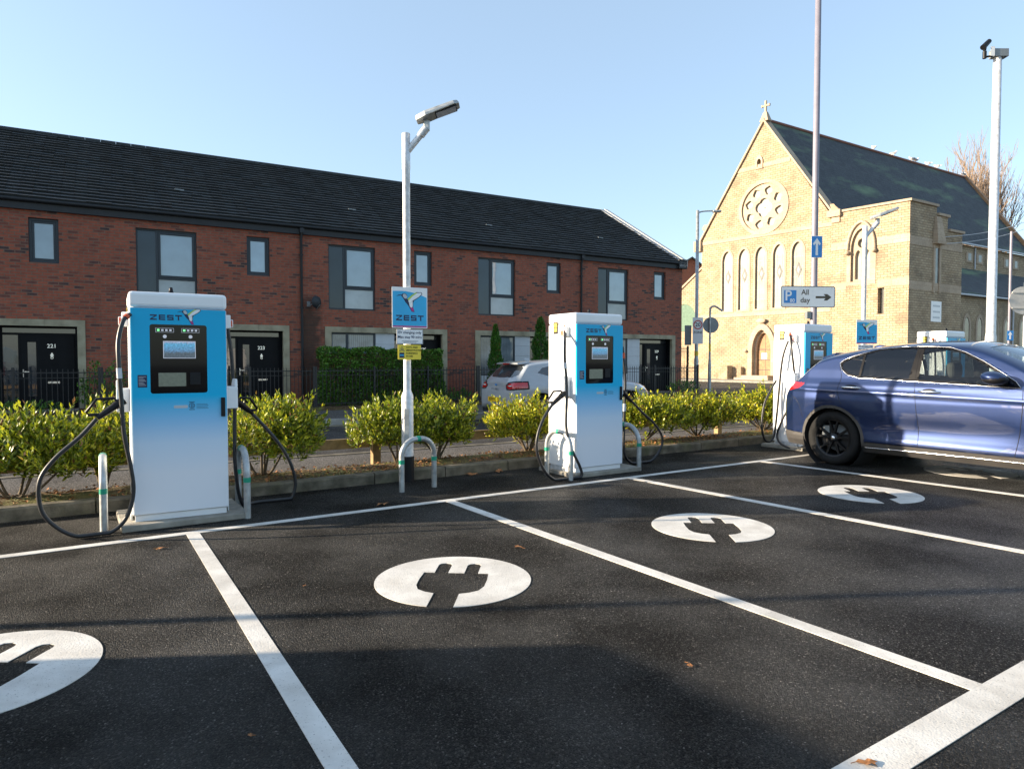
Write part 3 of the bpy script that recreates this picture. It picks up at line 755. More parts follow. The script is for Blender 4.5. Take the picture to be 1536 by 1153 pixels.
# hoop barriers with green bands
def hoop(label, a, c, h):
    t = thing('hoop_barrier', label, 'hoop barrier', (a + c) / 2, 0, 'bent steel hoops guarding the chargers')
    d = (c - a); L = d.length; d.normalize(); rc = L * 0.42
    pts = [a, a + Vector((0, 0, h - rc))]
    for k in range(1, 8):
        q = PI / 2 * k / 8; pts.append(a + d * (rc - rc * math.cos(q)) + Vector((0, 0, h - rc + rc * math.sin(q))))
    pts.append(a + d * rc + Vector((0, 0, h))); pts.append(c - d * rc + Vector((0, 0, h)))
    for k in range(1, 8):
        q = PI / 2 * k / 8; pts.append(c - d * (rc - rc * math.sin(q)) + Vector((0, 0, h - rc + rc * math.cos(q))))
    pts += [c + Vector((0, 0, h - rc)), c.copy()]
    b = MB(); b.tube(pts, 0.030, 16); b.build('hoop', 'galv_d', t, world=True)
    for p, dd in ((a + Vector((0, 0, h * 0.58)), Vector((0, 0, 1))), (c + Vector((0, 0, h * 0.58)), Vector((0, 0, 1))), ((a + c) / 2 + Vector((0, 0, h)), d)):
        b = MB(); b.tube([p - dd * 0.022, p + dd * 0.022], 0.0315, 16); b.build('green_band', 'green', t, world=True)
hoop('hoop barrier seen end-on, left of the nearest charger inside its cable loop', rn(0.22, 6.50), rn(0.24, 7.05), 0.60)
hoop('hoop barrier right of the nearest charger', rn(1.33, 6.42), rn(1.36, 6.96), 0.60)
hoop('hoop barrier in front of the sign-carrying lamp post', rn(3.00, 6.79), rn(3.43, 6.87), 0.56)
hoop('hoop barrier on the sunlit left flank of the second charger', rn(4.98, 6.36), rn(4.98, 6.84), 0.56)
hoop('hoop barrier right of the second charger', rn(6.16, 6.44), rn(6.16, 7.0), 0.58)

# ---------------------------------------------------------------- lamp posts and signs
def lamp_head(t, zt, rot=0.0):
    # bracket leans toward local +X then LED head
    b = MB(); b.tube([(0.02, 0, zt - 0.20), (0.20, 0, zt + 0.02)], 0.036, 14)
    b.tube([(0.17, 0, zt - 0.02), (0.235, 0, zt + 0.06)], 0.045, 14); b.build('bracket_arm', 'galv', t)
    b = MB(); b.box(0.205, 0.275, -0.03, 0.03, zt + 0.03, zt + 0.15); b.build('knuckle', 'galv_d', t, bevel=0.012)
    M4 = Matrix.Translation((0.18, 0, zt + 0.165)) @ Matrix.Rotation(rad(-20), 4, 'Y')
    b = MB(M4)
    o = [(-0.06, -0.07), (0.06, -0.125), (0.42, -0.115), (0.47, -0.08), (0.47, 0.08), (0.42, 0.115), (0.06, 0.125), (-0.06, 0.07)]
    k = len(o)
    top = [(x * 0.95 + 0.01, y * 0.86, 0.045) for x, y in o]; mid = [(x, y, 0.012) for x, y in o]; bot = [(x, y, -0.02 if x < 0.2 else -0.005) for x, y in o]
    b.add(top + mid + bot, [tuple(range(k))] + [tuple(range(3 * k - 1, 2 * k - 1, -1))] + [(i + k * j, i + k * (j + 1), (i + 1) % k + k * (j + 1), (i + 1) % k + k * j) for j in (0, 1) for i in range(k)])
    b.build('lamp_housing', 'galv_d', t, bevel=0.006)
    b = MB(M4); b.box(0.17, 0.43, -0.095, 0.095, -0.022, -0.0125); b.box(0.18, 0.42, -0.085, 0.085, -0.026, -0.0225, 1); b.build('lamp_lens', ['black', 'lamp_glass'], t)
def post_sign_zest(t, x0, z0, w, h, y=-0.075):
    b = MB(); b.plate(rrect(x0, x0 + w, z0, z0 + h, 0.008), [], y, y + 0.004); sg = b.build('logo_sign', 'white_m', t)
    b = MB()
    arc = [(x0 + w * (0.02 + 0.96 * i / 16), z0 + h * (0.895 + 0.03 * math.sin(i / 16 * 2.2) - 0.16 * (i / 16) ** 2.2)) for i in range(17)]
    b.plate([(x0 + w * .02, z0 + h * 0.055), (x0 + w * .98, z0 + h * 0.055)] + arc[::-1], [], y - 0.001, y - 0.0001)
    b.plate(rect(x0 + w * .02, x0 + w * .98, z0 + h * 0.02, z0 + h * 0.052), [], y - 0.001, y - 0.0001, 1); b.build('blue_field', ['cyan', 'magenta'], sg)
    b = MB(); bird(b, x0 + w * 0.11, z0 + h * 0.385, w * 0.73, y - 0.0012, (0, 1, 2, 3, 4, 5))
    zest(b, x0 + w * 0.11, z0 + h * 0.18, h * 0.135, y - 0.0012, 0.001, 0, 1.14, 0.30); b.build('logo', LOGO, sg)
    b = MB(); b.box(x0 + w * .42, x0 + w * .58, y + .0045, y + 0.03, z0 + h * .2, z0 + h * .25); b.box(x0 + w * .42, x0 + w * .58, y + .0045, y + 0.03, z0 + h * .75, z0 + h * .8); b.build('sign_clamp', 'galv', sg)
    return sg
def lamp_post(label, r, n, signs=True, zt=4.05, full=True):
    t = thing('lamp_post', label, 'lamp post', rn(r, n), 0, 'galvanised lamp posts along the car park edge')
    b = MB(); b.tube([(0, 0, 0.0), (0, 0, 0.30)], 0.0745, 20); b.build('root_sleeve', 'black', t)
    b = MB(); b.lathe([(0.070, 0.28), (0.070, 1.00), (0.066, 1.02), (0.045, 1.07), (0.044, 1.08), (0.044, zt - 0.42), (0.048, zt - 0.41), (0.048, zt), (0.03, zt + 0.01), (0.0, zt + 0.012)], 24); b.build('column', 'galv', t)
    b = MB(); b.box(-0.03, 0.03, -0.0725, -0.055, 0.42, 0.86); b.build('access_door', 'galv_d', t, bevel=0.004)
    lamp_head(t, zt)
    if signs:
        # signs face the bays: own sub-frame turned to the row direction is baked in the coordinates
        pass
    return t
def sign_group(t, rotdeg, fn):       # build children in a frame rotated about the post
    before = set(COL.objects)
    fn()
    Mr = Matrix.Rotation(rad(rotdeg), 4, 'Z')
    for o in [o for o in COL.objects if o not in before and o.parent == t]:
        o.matrix_local = Mr @ o.matrix_local if False else Mr @ Matrix.LocRotScale(o.location, o.rotation_euler, o.scale)
L1 = lamp_post('tall grey lamp post with charging signs on it, between the two nearest chargers', 3.33, 7.36)
def s1():
    post_sign_zest(L1, -0.205, 1.80, 0.43, 0.47)
    b = MB(); b.plate(rrect(-0.15, 0.17, 1.615, 1.785, 0.006), [], -0.071, -0.067); w = b.build('notice_sign', 'white_m', L1)
    b = MB(); b.plate(rrect(-0.147, 0.167, 1.618, 1.782, 0.006), [rrect(-0.144, 0.164, 1.621, 1.779, 0.006)], -0.0716, -0.0711)
    for k, (a, c) in enumerate(((-0.09, 0.11), (-0.07, 0.09))): b.plate(rect(a, c, 1.645 - 0.014 * k, 1.650 - 0.014 * k), [], -0.0716, -0.0711)
    b.build('notice_border', 'navy', w)
    text('EV charging only', 0.042, 'navy', w, (0.01, -0.0718, 1.748))
    text('Max stay 90 mins', 0.042, 'navy', w, (0.01, -0.0718, 1.695))
    b = MB(); b.plate(rrect(-0.135, 0.145, 1.435, 1.605, 0.006), [], -0.071, -0.067); w = b.build('warning_sign', 'yellow', L1)
    for k, s in enumerate(('CCTV AND', 'SMARTWATER', 'FORENSICS', 'IN USE')):
        text(s, 0.028, 'black', w, (-0.038, -0.0718, 1.575 - 0.034 * k), align='LEFT')
    b = MB(); b.plate([(-0.12, 1.53), (-0.055, 1.53), (-0.0875, 1.59)], [[(-0.112, 1.534), (-0.063, 1.534), (-0.0875, 1.582)]], -0.0716, -0.0711)
    b.ell((-0.0875, -0.0715, 1.55), (0.012, 0.0006, 0.008), 8, 6); b.plate(rect(-0.118, -0.060, 1.455, 1.515), [], -0.0716, -0.0711)
    b.plate(rect(-0.113, -0.065, 1.478, 1.492), [], -0.0722, -0.0717, 1); b.build('pictogram', ['navy', 'cyan'], w)
sign_group(L1, 28.0, s1)
L2 = lamp_post('lamp post carrying a small bird sign, just behind the roof of the blue car', 13.1, 7.45)
def s2():
    post_sign_zest(L2, -0.19, 1.75, 0.43, 0.47)
    b = MB(); b.plate(rrect(-0.15, 0.17, 1.56, 1.735, 0.006), [], -0.071, -0.067); w = b.build('notice_sign', 'white_m', L2)
    text('EV charging only', 0.042, 'navy', w, (0.01, -0.0718, 1.70)); text('Max stay 90 mins', 0.042, 'navy', w, (0.01, -0.0718, 1.645))
sign_group(L2, 5.0, s2)
L0 = lamp_post('lamp post off to the left whose thin shadow crosses the bays', -5.85, 7.36)

# tall pole with parking direction sign
t = thing('tall_sign_pole', 'very tall grey pole carrying the parking direction sign and a blue arrow sign', 'sign pole', Vector((451 / FPX * 14.6, 14.6, 0)))
b = MB(); b.lathe([(0.085, 0), (0.085, 1.4), (0.07, 1.45), (0.066, 4.5), (0.058, 10.5), (0.0, 10.5)], 24); b.build('pole', 'purplepole', t)
def s3():
    b = MB(); b.plate(rrect(-0.80, 0.42, 2.55, 3.0, 0.05), [], -0.105, -0.10); s = b.build('direction_sign', 'white_m', t)
    b = MB(); b.plate(rrect(-0.80, 0.42, 2.55, 3.0, 0.05), [rrect(-0.785, 0.405, 2.565, 2.985, 0.04)], -0.1065, -0.1055)
    b.plate([(-0.02, 2.79), (-0.02, 2.745), (0.20, 2.745), (0.16, 2.70), (0.24, 2.70), (0.335, 2.7675), (0.24, 2.835), (0.16, 2.835), (0.20, 2.79)], [], -0.1065, -0.1055); b.build('border_and_arrow', 'brown_ink', s)
    b = MB(); b.plate(rect(-0.725, -0.45, 2.64, 2.91), [], -0.1065, -0.1055); q = b.build('blue_square', 'blue', s)
    text('P', 0.30, 'white_m', q, (-0.63, -0.1075, 2.785)); text('80', 0.11, 'white_m', q, (-0.54, -0.1075, 2.69))
    text('All', 0.155, 'brown_ink', s, (-0.255, -0.1075, 2.865)); text('day', 0.155, 'brown_ink', s, (-0.255, -0.1075, 2.70))
    b = MB(); b.plate(rect(-0.135, 0.115, 3.60, 4.06), [], -0.105, -0.10); a = b.build('arrow_sign', 'white_m', t)
    b = MB(); b.plate(rect(-0.125, 0.105, 3.61, 4.05), [], -0.1065, -0.1055); b.build('blue_field', 'blue', a)
    b = MB(); b.plate([(-0.035, 3.65), (0.015, 3.65), (0.015, 3.90), (0.055, 3.86), (0.075, 3.90), (-0.01, 4.01), (-0.095, 3.90), (-0.075, 3.86), (-0.035, 3.90)], [], -0.108, -0.1075); b.build('arrow', 'white_m', a)
    for z in (2.68, 2.88, 3.75, 3.95):
        b = MB(); b.box(-0.08, 0.08, -0.0995, -0.06, z - .02, z + .02); b.build('clamp', 'greymetal', t)
    b = MB(); b.box(-0.17, -0.08, -0.05, 0.05, 2.32, 2.47); b.build('junction_box', 'greymetal', t)
sign_group(t, 6.0, s3)

# CCTV pole at the right
p = rn(19, 7.6); t = thing('camera_pole', 'tall pale pole topped by a surveillance camera, right side', 'camera pole', p)
b = MB(); b.lathe([(0.12, 0), (0.12, 2.0), (0.105, 2.1), (0.09, 8.75), (0.0, 8.75)], 24); b.build('pole', 'galv', t)
KS = Matrix.Translation((0, 0, 8.75)) @ Matrix.Scale(0.68, 4) @ Matrix.Translation((0, 0, -8.75))
b = MB(KS); b.box(-0.22, 0.30, -0.15, 0.15, 8.75, 9.02); b.box(-0.36, -0.21, -0.17, -0.152, 8.74, 9.08, 1); b.build('equipment_box', ['greymetal', 'white_m'], t, bevel=0.012)
b = MB(KS); b.tube([(-0.22, -0.02, 8.80), (-0.47, -0.05, 8.76)], 0.035, 10); b.tube([(-0.50, -0.05, 8.70), (-0.50, -0.05, 8.95)], 0.065, 14)
b.tube([(-0.50, -0.05, 8.98), (-0.52, -0.05, 9.14)], [0.05, 0.09], 14); b.tube([(-0.60, -0.10, 9.06), (-0.32, -0.02, 9.33)], [0.10, 0.08], 14); b.build('camera', 'black', t)

# round sign seen from behind at the right edge
p = Vector((761 / FPX * 15, 15, 0.48)); t = thing('round_sign', 'pale round sign seen from behind at the right edge', 'road sign', p)
b = MB(); b.tube([(0.10, 0, -0.48), (0.10, 0, 2.66)], 0.038, 14); b.build('post', 'galv', t)
b = MB(); b.plate(circ(0, 2.26, 0.30, 40), [], -0.05, -0.044); b.box(-0.24, 0.24, -0.064, -0.0505, 2.42, 2.45); b.box(-0.24, 0.24, -0.064, -0.0505, 2.08, 2.11); b.build('sign_plate', 'verge', t)

# distant road furniture
p = ground(1044, 585); p.z = -0.12
t = thing('street_light', 'distant street light with a 20 zone sign at the corner by the church', 'street light', p)
b = MB(); b.lathe([(0.11, 0), (0.11, 1.6), (0.085, 1.7), (0.075, 8.75), (0, 8.75)], 18); b.build('column', 'galv_d', t)
b = MB(); b.tube(smooth_path([(0, 0, 8.62), (0.25, 0, 8.70), (0.65, 0, 8.72), (0.75, 0, 8.72)], 4), 0.035, 8); b.build('arm', 'galv_d', t)
b = MB(); b.box(0.72, 1.12, -0.12, 0.12, 8.65, 8.75); b.build('lamp_housing', 'galv_d', t, bevel=0.03)
b = MB(); b.plate(rect(-0.22, 0.28, 2.35, 3.62), [], -0.12, -0.113); s = b.build('zone_sign', 'white_m', t)
b = MB(); b.plate(circ(0.03, 3.27, 0.22, 32), [circ(0.03, 3.27, 0.17, 32)], -0.1225, -0.1205); b.build('red_ring', 'red', s)
text('20', 0.26, 'black', s, (0.03, -0.123, 3.27)); text('ZONE', 0.16, 'black', s, (0.03, -0.123, 2.90))
b = MB(); b.plate(rect(-0.56, -0.24, 2.3, 3.25), [], 0.04, 0.06); b.build('back_sign', 'greymetal', t)
b = MB(); b.tube([(0, 0, 1.78), (0, 0, 2.0)], 0.092, 14); b.build('yellow_band', 'yellow', t)
p = ground(1064, 588); p.z = -0.12
t = thing('round_sign', 'grey round sign seen from behind on a crook-topped post before the church', 'road sign', p)
b = MB(); b.tube(smooth_path([(0, 0, 1.7), (0, 0, 3.7), (0.03, 0, 3.93), (0.2, 0, 4.0), (0.42, 0, 3.88), (0.55, 0, 3.78)], 5), 0.045, 10); b.lathe([(0.075, 0.0), (0.075, 1.35), (0.045, 1.7)], 14); b.build('post', 'galv_d', t)
b = MB(); b.plate(circ(0.05, 3.15, 0.36, 36), [], 0.05, 0.056); b.build('sign_plate', 'greymetal', t)
b = MB(); b.tube([(0, 0, 1.95), (0, 0, 2.3)], 0.048, 10); b.build('yellow_band', 'yellow', t)
p = Vector(((1512 - 768) / FPX * 28, 28, -0.1))
t = thing('arrow_sign', 'small blue upward arrow sign on a dark post at the far right', 'road sign', p)
b = MB(); b.tube([(0, 0, 0), (0, 0, 6.8)], 0.05, 10); b.build('post', 'purplepole', t)
b = MB(); b.plate(rect(-0.13, 0.13, 2.35, 2.75), [], -0.075, -0.07); s = b.build('sign_plate', 'blue', t)
b = MB(); b.plate([(-0.03, 2.40), (0.03, 2.40), (0.03, 2.6), (0.09, 2.57), (0.0, 2.71), (-0.09, 2.57), (-0.03, 2.6)], [], -0.08, -0.076); b.build('arrow', 'white_m', s)
# ---------------------------------------------------------------- terraced houses
def arch(cx, w, z0, zs, zt, n=8):       # pointed opening
    pts = [(cx - w / 2, z0), (cx + w / 2, z0), (cx + w / 2, zs)]
    for i in range(1, n + 1):
        u = i / n
        pts.append((cx + w / 2 * (1 - (1 - math.cos(u * PI / 2.15)) / (1 - math.cos(PI / 2.15))), zs + (zt - zs) * (math.sin(u * PI / 2.15) / math.sin(PI / 2.15))))
    for i in range(n - 1, -1, -1):
        u = i / n
        pts.append((cx - w / 2 * (1 - (1 - math.cos(u * PI / 2.15)) / (1 - math.cos(PI / 2.15))), zs + (zt - zs) * (math.sin(u * PI / 2.15) / math.sin(PI / 2.15))))
    return pts
HW = 5.21
def window_unit(t, x0, x1, z0, z1, kind, y=0.07):
    fr = MB()
    f = 0.065
    if kind == 'small':
        fr.plate(rect(x0, x1, z0, z1), [rect(x0 + f, x1 - f, z0 + f, z1 - f)], y, y + 0.06)
        fr.plate(rect(x0 + f + .001, x1 - f - .001, z0 + f + .001, z1 - f - .001), [rect(x0 + f + .055, x1 - f - .055, z0 + f + .055, z1 - f - .055)], y + 0.01, y + 0.055)
        w = fr.build('window', 'frame', t, bevel=0.006)
        b = MB(); b.plate(rect(x0 + f + .05, x1 - f - .05, z0 + f + .05, z1 - f - .05), [], y + 0.035, y + 0.045); b.build('pane', 'pane', w)
    elif kind == 'big':
        xm = x0 + 0.51; zm = z0 + 0.66
        fr.plate(rect(x0, x1, z0, z1), [rect(x0 + .045, xm - .03, z0 + .05, z1 - .05), rect(xm + .03, x1 - .05, z0 + .05, zm - .02), rect(xm + .03, x1 - .05, zm + .04, z1 - .06)], y, y + 0.06)
        fr.plate(rect(xm + .031, x1 - .051, zm + .041, z1 - .061), [rect(xm + .09, x1 - .11, zm + .10, z1 - .12)], y - 0.01, y + 0.055)
        w = fr.build('window', 'frame', t, bevel=0.006)
        b = MB(); b.plate(rect(x0 + .04, xm - .025, z0 + .04, z1 - .04), [], y + 0.025, y + 0.035); b.build('side_pane', 'pane_tint', w)
        b = MB(); b.plate(rect(xm + .08, x1 - .10, zm + .09, z1 - .11), [], y + 0.03, y + 0.04); b.build('pane', 'pane', w)
        b = MB(); b.plate(rect(xm + .025, x1 - .045, z0 + .045, zm - .015), [], y + 0.025, y + 0.035); b.build('lower_pane', 'pane_low', w)
    else:
        xm = x0 + 0.52
        fr.plate(rect(x0, x1, z0, z1), [rect(x0 + .05, xm - .04, z0 + .05, z1 - .06), rect(xm + .04, x1 - .06, z0 + .05, z1 - .06)], y, y + 0.06)
        w = fr.build('window', 'frame', t, bevel=0.006)
        b = MB(); b.plate(rect(x0 + .04, xm - .03, z0 + .04, z1 - .05), [], y + 0.03, y + 0.04); b.build('pane', 'curtain', w)
        b = MB(); b.plate(rect(xm + .03, x1 - .05, z0 + .04, z1 - .05), [], y + 0.03, y + 0.04); b.build('pane', 'curtain', w)
    return w
ZE, RD, RZ = 5.40, 5.18, 8.58        # eaves, ridge depth and height
def make_house():
    t = thing('terraced_house', '-', 'house', (0, 0, 0), HROT, 'red brick terraced houses across the road')
    bg = (0.83, 2.33, 3.02, 5.02); sm = (3.66, 4.30, 3.92, 5.05)
    b = MB()
    b.plate(rect(0, HW, 0.0, ZE), [rect(*bg), rect(*sm), rect(0.70, 4.84, 0.17, 2.48)], 0.0, 0.12)
    b.box(0.0, HW, 2 * RD, 2 * RD + 0.1, 0.0, ZE); b.box(0.0, 0.1, 0.13, 2 * RD - 0.01, 0.0, ZE); b.box(0.0, HW, 0.6, 2 * RD - .01, 2.6, 2.7)
    b.build('wall', 'brick', t)
    b = MB(); b.plate([(0.701, 0.171), (0.90, 0.171), (0.90, 2.31), (4.66, 2.31), (4.66, 0.171), (4.839, 0.171), (4.839, 2.479), (0.701, 2.479)], [], -0.035, 0.10)
    for x in (1.75, 2.85, 3.95): b.box(x - 0.003, x + 0.003, -0.0362, -0.0352, 2.31, 2.479, 1)
    b.build('stone_surround', ['surround', 'brown_ink'], t, bevel=0.006)
    b = MB(); b.box(0.90, 2.98, 0.06, 0.118, 0.171, 0.9); b.build('window_apron', 'panel', t)
    window_unit(t, *bg, 'big'); window_unit(t, *sm, 'small'); window_unit(t, 0.901, 2.34, 0.901, 2.309, 'ground', 0.05)
    b = MB()
    z = 0.175
    while z < 2.2: b.box(2.345, 2.98, 0.055, 0.115, z, min(z + 0.352, 2.305)); z += 0.356
    b.build('cladding_panel', 'panel', t, bevel=0.004)
    b = MB(); b.plate(rect(2.985, 4.655, 0.18, 2.305), [rect(3.04, 3.36, 0.32, 2.08), rect(3.04, 4.60, 2.14, 2.26)], 0.30, 0.36)
    b.box(2.982, 2.99, 0.10, 0.30, 0.18, 2.305); b.box(4.65, 4.658, 0.10, 0.30, 0.18, 2.305)
    d = b.build('door_frame', 'door', t)
    b = MB(); b.plate(rect(3.03, 3.37, 0.31, 2.09), [], 0.325, 0.335); b.plate(rect(3.03, 4.61, 2.13, 2.27), [], 0.325, 0.335); b.build('side_light', 'pane_dark', d)
    b = MB(); b.plate(rect(3.42, 4.58, 0.22, 2.08), [rect(3.56, 3.74, 0.5, 1.9)], 0.270, 0.2995); d = b.build('door', 'door', t, bevel=0.004)
    b = MB(); b.plate(rect(3.555, 3.745, 0.495, 1.905), [], 0.28, 0.29); b.build('glass_strip', 'pane_dark', d)
    b = MB(); b.box(3.455, 3.475, 0.245, 0.269, 1.0, 1.2); b.box(3.455, 3.60, 0.235, 0.25, 1.13, 1.15); b.build('handle', 'chrome', d)
    b = MB(); b.box(3.98, 4.24, 0.258, 0.269, 0.83, 0.88); b.build('letter_plate', 'chrome', d)
    b = MB(); b.plate([(4.08, 1.50), (4.12, 1.56), (4.08, 1.64), (4.04, 1.56)], [], 0.255, 0.269); b.plate(circ(4.08, 1.50, 0.035, 12), [circ(4.08, 1.50, 0.022, 12)], 0.25, 0.262); b.build('knocker', 'chrome', d)
    b = MB(); b.box(2.98, 4.66, -0.30, 0.40, 0.02, 0.165); b.build('doorstep', 'concrete', t)
    b = MB(); b.plate(rect(0, HW, ZE - 0.17, ZE + 0.09), [], -0.10, -0.002); b.build('fascia', 'fascia', t)
    b = MB(); b.tube([(0, -0.155, ZE + 0.06), (HW, -0.155, ZE + 0.06)], 0.058, 10); b.build('gutter', 'fascia', t)
    # roof: real overlapping courses
    b = MB(); n = 24
    e0 = Vector((0, -0.16, ZE + 0.10)); e1 = Vector((0, RD, RZ))
    sl = (e1 - e0); up = Vector((0, -sl.z, sl.y)).normalized()
    for i in range(n):
        a = e0 + sl * (i / n) - sl.normalized() * 0.03; c = e0 + sl * ((i + 1) / n)
        k = 18
        for j in range(k):
            x0, x1 = HW * j / k, HW * (j + 1) / k
            q = random.uniform(-0.009, 0.009)
            A0 = a + up * (0.070 + q); A1 = c + up * (0.012)
            b.add([(x0 + .001, a.y, a.z), (x1 - .001, a.y, a.z), (x1 - .001, A0.y, A0.z), (x0 + .001, A0.y, A0.z), (x1 - .001, A1.y, A1.z), (x0 + .001, A1.y, A1.z)], [(0, 1, 2, 3), (3, 2, 4, 5)])
    b.add([(0, e0.y, e0.z), (HW, e0.y, e0.z), (HW, e1.y, e1.z), (0, e1.y, e1.z)], [(0, 1, 2, 3)])
    b.add([(0, e1.y, e1.z), (HW, e1.y, e1.z), (HW, 2 * RD + 0.16, e0.z), (0, 2 * RD + 0.16, e0.z)], [(0, 1, 2, 3)])
    rf = b.build('roof', 'tile', t)
    b = MB()
    for j in range(12): b.tube([(HW * j / 12 + .004, RD, RZ + 0.005), (HW * (j + 1) / 12 - .004, RD, RZ + 0.005)], 0.085, 10)
    b.build('ridge_tiles', 'tile', rf)
    b = MB(); b.box(1.9, 2.15, 1.40, 1.62, ZE + 1.04, ZE + 1.10); b.build('roof_vent', 'greymetal', rf)
    return t
houses = []
proto = make_house()
hl = ['terraced house at the left with black door number 221', 'terraced house with black door number 223 left of the drainpipe and satellite dish',
      'terraced house behind the big green hedge and the near lamp post', 'terraced house behind the pointed conifers and the parked grey hatchback',
      'end terraced house nearest the church, with the pale gable coping']
for i in range(5):
    h = proto if i == 0 else copy_tree(proto)
    q = hs(-3.01 + HW * i, 0); h.location = q
    h['label'] = hl[i]; houses.append(h)
for i in range(1, 7):                      # the terrace runs on to the left: its shadow lies over the road
    h = copy_tree(proto); h.location = hs(-3.01 - HW * i, 0)
    h['label'] = 'terraced house further along the row, out of frame to the left'
for i, h in enumerate(houses):
    d = [c for c in h.children if c.name.startswith('door') and not c.name.startswith('door_frame') and not c.name.startswith('doorstep')][0]
    text(str(221 + 2 * i), 0.14, 'chrome', d, (4.08, 0.2685, 1.80), 'house_number')
wl = [c for c in houses[2].children if c.name.startswith('wall')][0]
wl.data = wl.data.copy(); wl.data.materials[0] = M['brick_damp']
for i in (1, 3):
    b = MB(); b.tube([(HW, -0.155, ZE + 0.02), (HW, -0.14, ZE - 0.1), (HW, -0.055, ZE - 0.30), (HW, -0.055, 0.1)], 0.038, 10)
    for z in (1.2, 3.0, 4.6): b.box(HW - .05, HW + .05, -0.10, -0.001, z, z + 0.04)
    b.box(HW - .06, HW + .06, -0.19, -0.06, ZE - 0.14, ZE - 0.0); b.build('drainpipe', 'fascia', houses[i])
h = houses[4]
b = MB(); b.M = Matrix.Rotation(0, 4, 'Z')
g = [(0.0, 0.0), (2 * RD, 0.0), (2 * RD, ZE), (RD, RZ - 0.06), (0.0, ZE)]
b.add([(HW - 0.0, y + 0.12 if y == 0 else y, z) for y, z in g] + [(HW - 0.1, y + 0.12 if y == 0 else y, z) for y, z in g], [(0, 1, 2, 3, 4), (9, 8, 7, 6, 5)])
b.build('gable_wall', 'brick', h)
b = MB()
for y0, z0, y1, z1 in ((-0.20, ZE + 0.06, RD, RZ + 0.02), (2 * RD + .2, ZE + 0.06, RD, RZ + 0.02)):
    for (o0, o1, zz, m) in ((-0.06, 0.12, 0.12, 0), (-0.30, -0.065, 0.085, 1)):
        b.hexa([(HW + o0, y0, z0 - 0.14), (HW + o1, y0, z0 - 0.14), (HW + o1, y1, z1 - 0.14), (HW + o0, y1, z1 - 0.14)], [(HW + o0, y0, z0 + zz), (HW + o1, y0, z0 + zz), (HW + o1, y1, z1 + zz), (HW + o0, y1, z1 + zz)], m)
b.build('verge_coping', ['verge', 'lead'], h)
b = MB(); b.box(HW - 0.35, HW + 0.12, -0.20, 0.0, ZE - 0.17, ZE + 0.22); b.build('kneeler', 'fascia', h, bevel=0.02)
# satellite dish
t = thing('satellite_dish', 'grey satellite dish on the brick wall beside the drainpipe', 'satellite dish', hs(7.62, -0.02, 3.15), HROT)
b = MB(); b.M = Matrix.Rotation(rad(28), 4, 'Z'); b.lathe([(0.0, 0.0), (0.09, 0.010), (0.15, 0.035), (0.19, 0.065)], 24, (0.06, -0.34, 0.05), 'Y'); o = b.build('dish', 'fascia', t)
b = MB(); b.tube([(0, 0.0, 0), (0.0, -0.12, -0.05), (0.17, -0.26, 0.03)], 0.014, 8); b.tube([(0.17, -0.27, -0.16), (0.2, -0.55, -0.06)], 0.01, 6); b.box(-0.05, 0.05, -0.012, 0.015, -0.08, 0.08); b.build('bracket', 'greymetal', t)
# red brick house far behind the end terrace
t = thing('brick_house', 'distant red brick gable between the terrace end and the church', 'house', Vector((15.2, 75, 1.6)), 0.0)
b = MB(); b.plate([(0, -1.9), (9, -1.9), (9, 7.6), (4.5, 11.0), (0, 7.6)], [], 0, 12); b.build('wall', 'brick_b', t)
b = MB()
b.hexa([(-0.3, -0.3, 7.4), (4.5, -0.3, 11.02), (4.5, 12.3, 11.02), (-0.3, 12.3, 7.4)], [(-0.3, -0.3, 7.55), (4.5, -0.3, 11.2), (4.5, 12.3, 11.2), (-0.3, 12.3, 7.55)])
b.hexa([(9.3, -0.3, 7.4), (4.5, -0.3, 11.02), (4.5, 12.3, 11.02), (9.3, 12.3, 7.4)], [(9.3, -0.3, 7.55), (4.5, -0.3, 11.2), (4.5, 12.3, 11.2), (9.3, 12.3, 7.55)])
b.build('roof', 'tile', t)
# railings in front of the gardens
def railing(label, s0, s1, h=-1.62, z0=0.06, H=1.16, gate=None, post_every=1.9):
    t = thing('metal_railing', label, 'railing', hs(s0, h, z0), HROT, 'black railings in front of the houses')
    L = s1 - s0
    b = MB(); b.box(0, L, -0.012, 0.012, 0.12, 0.15); b.box(0, L, -0.012, 0.012, H - 0.10, H - 0.075); b.box(0, L, -0.01, 0.01, H - 0.22, H - 0.205); b.build('rails', 'railing', t)
    b = MB(); x = 0.08
    while x < L: b.box(x - .007, x + .007, -0.007, 0.007, 0.05, H); x += 0.108
    o = b.build('bars', 'railing', t, uv=False)
    k = max(1, round(L / post_every))
    for i in range(k + 1):
        x = L * i / k
        b = MB(); b.box(x - .028, x + .028, -0.03, 0.03, 0.0, H + 0.04); b.build('post', 'railing', t, uv=False)
    return t
railing('black railing in front of the door numbered 221', -3.0, 2.15)
railing('black railing in front of the door numbered 223', 2.21, 7.36)
railing('black railing with its posts beside the big hedge', 7.42, 12.57)
railing('black railing behind the parked grey hatchback', 12.63, 17.8)
railing('black railing in front of the end house door', 17.86, 22.35)
t = railing('taller black railing at the corner beside the street light', 23.15, 24.6, 1.2, 0.1, 1.95, None, 0.8)

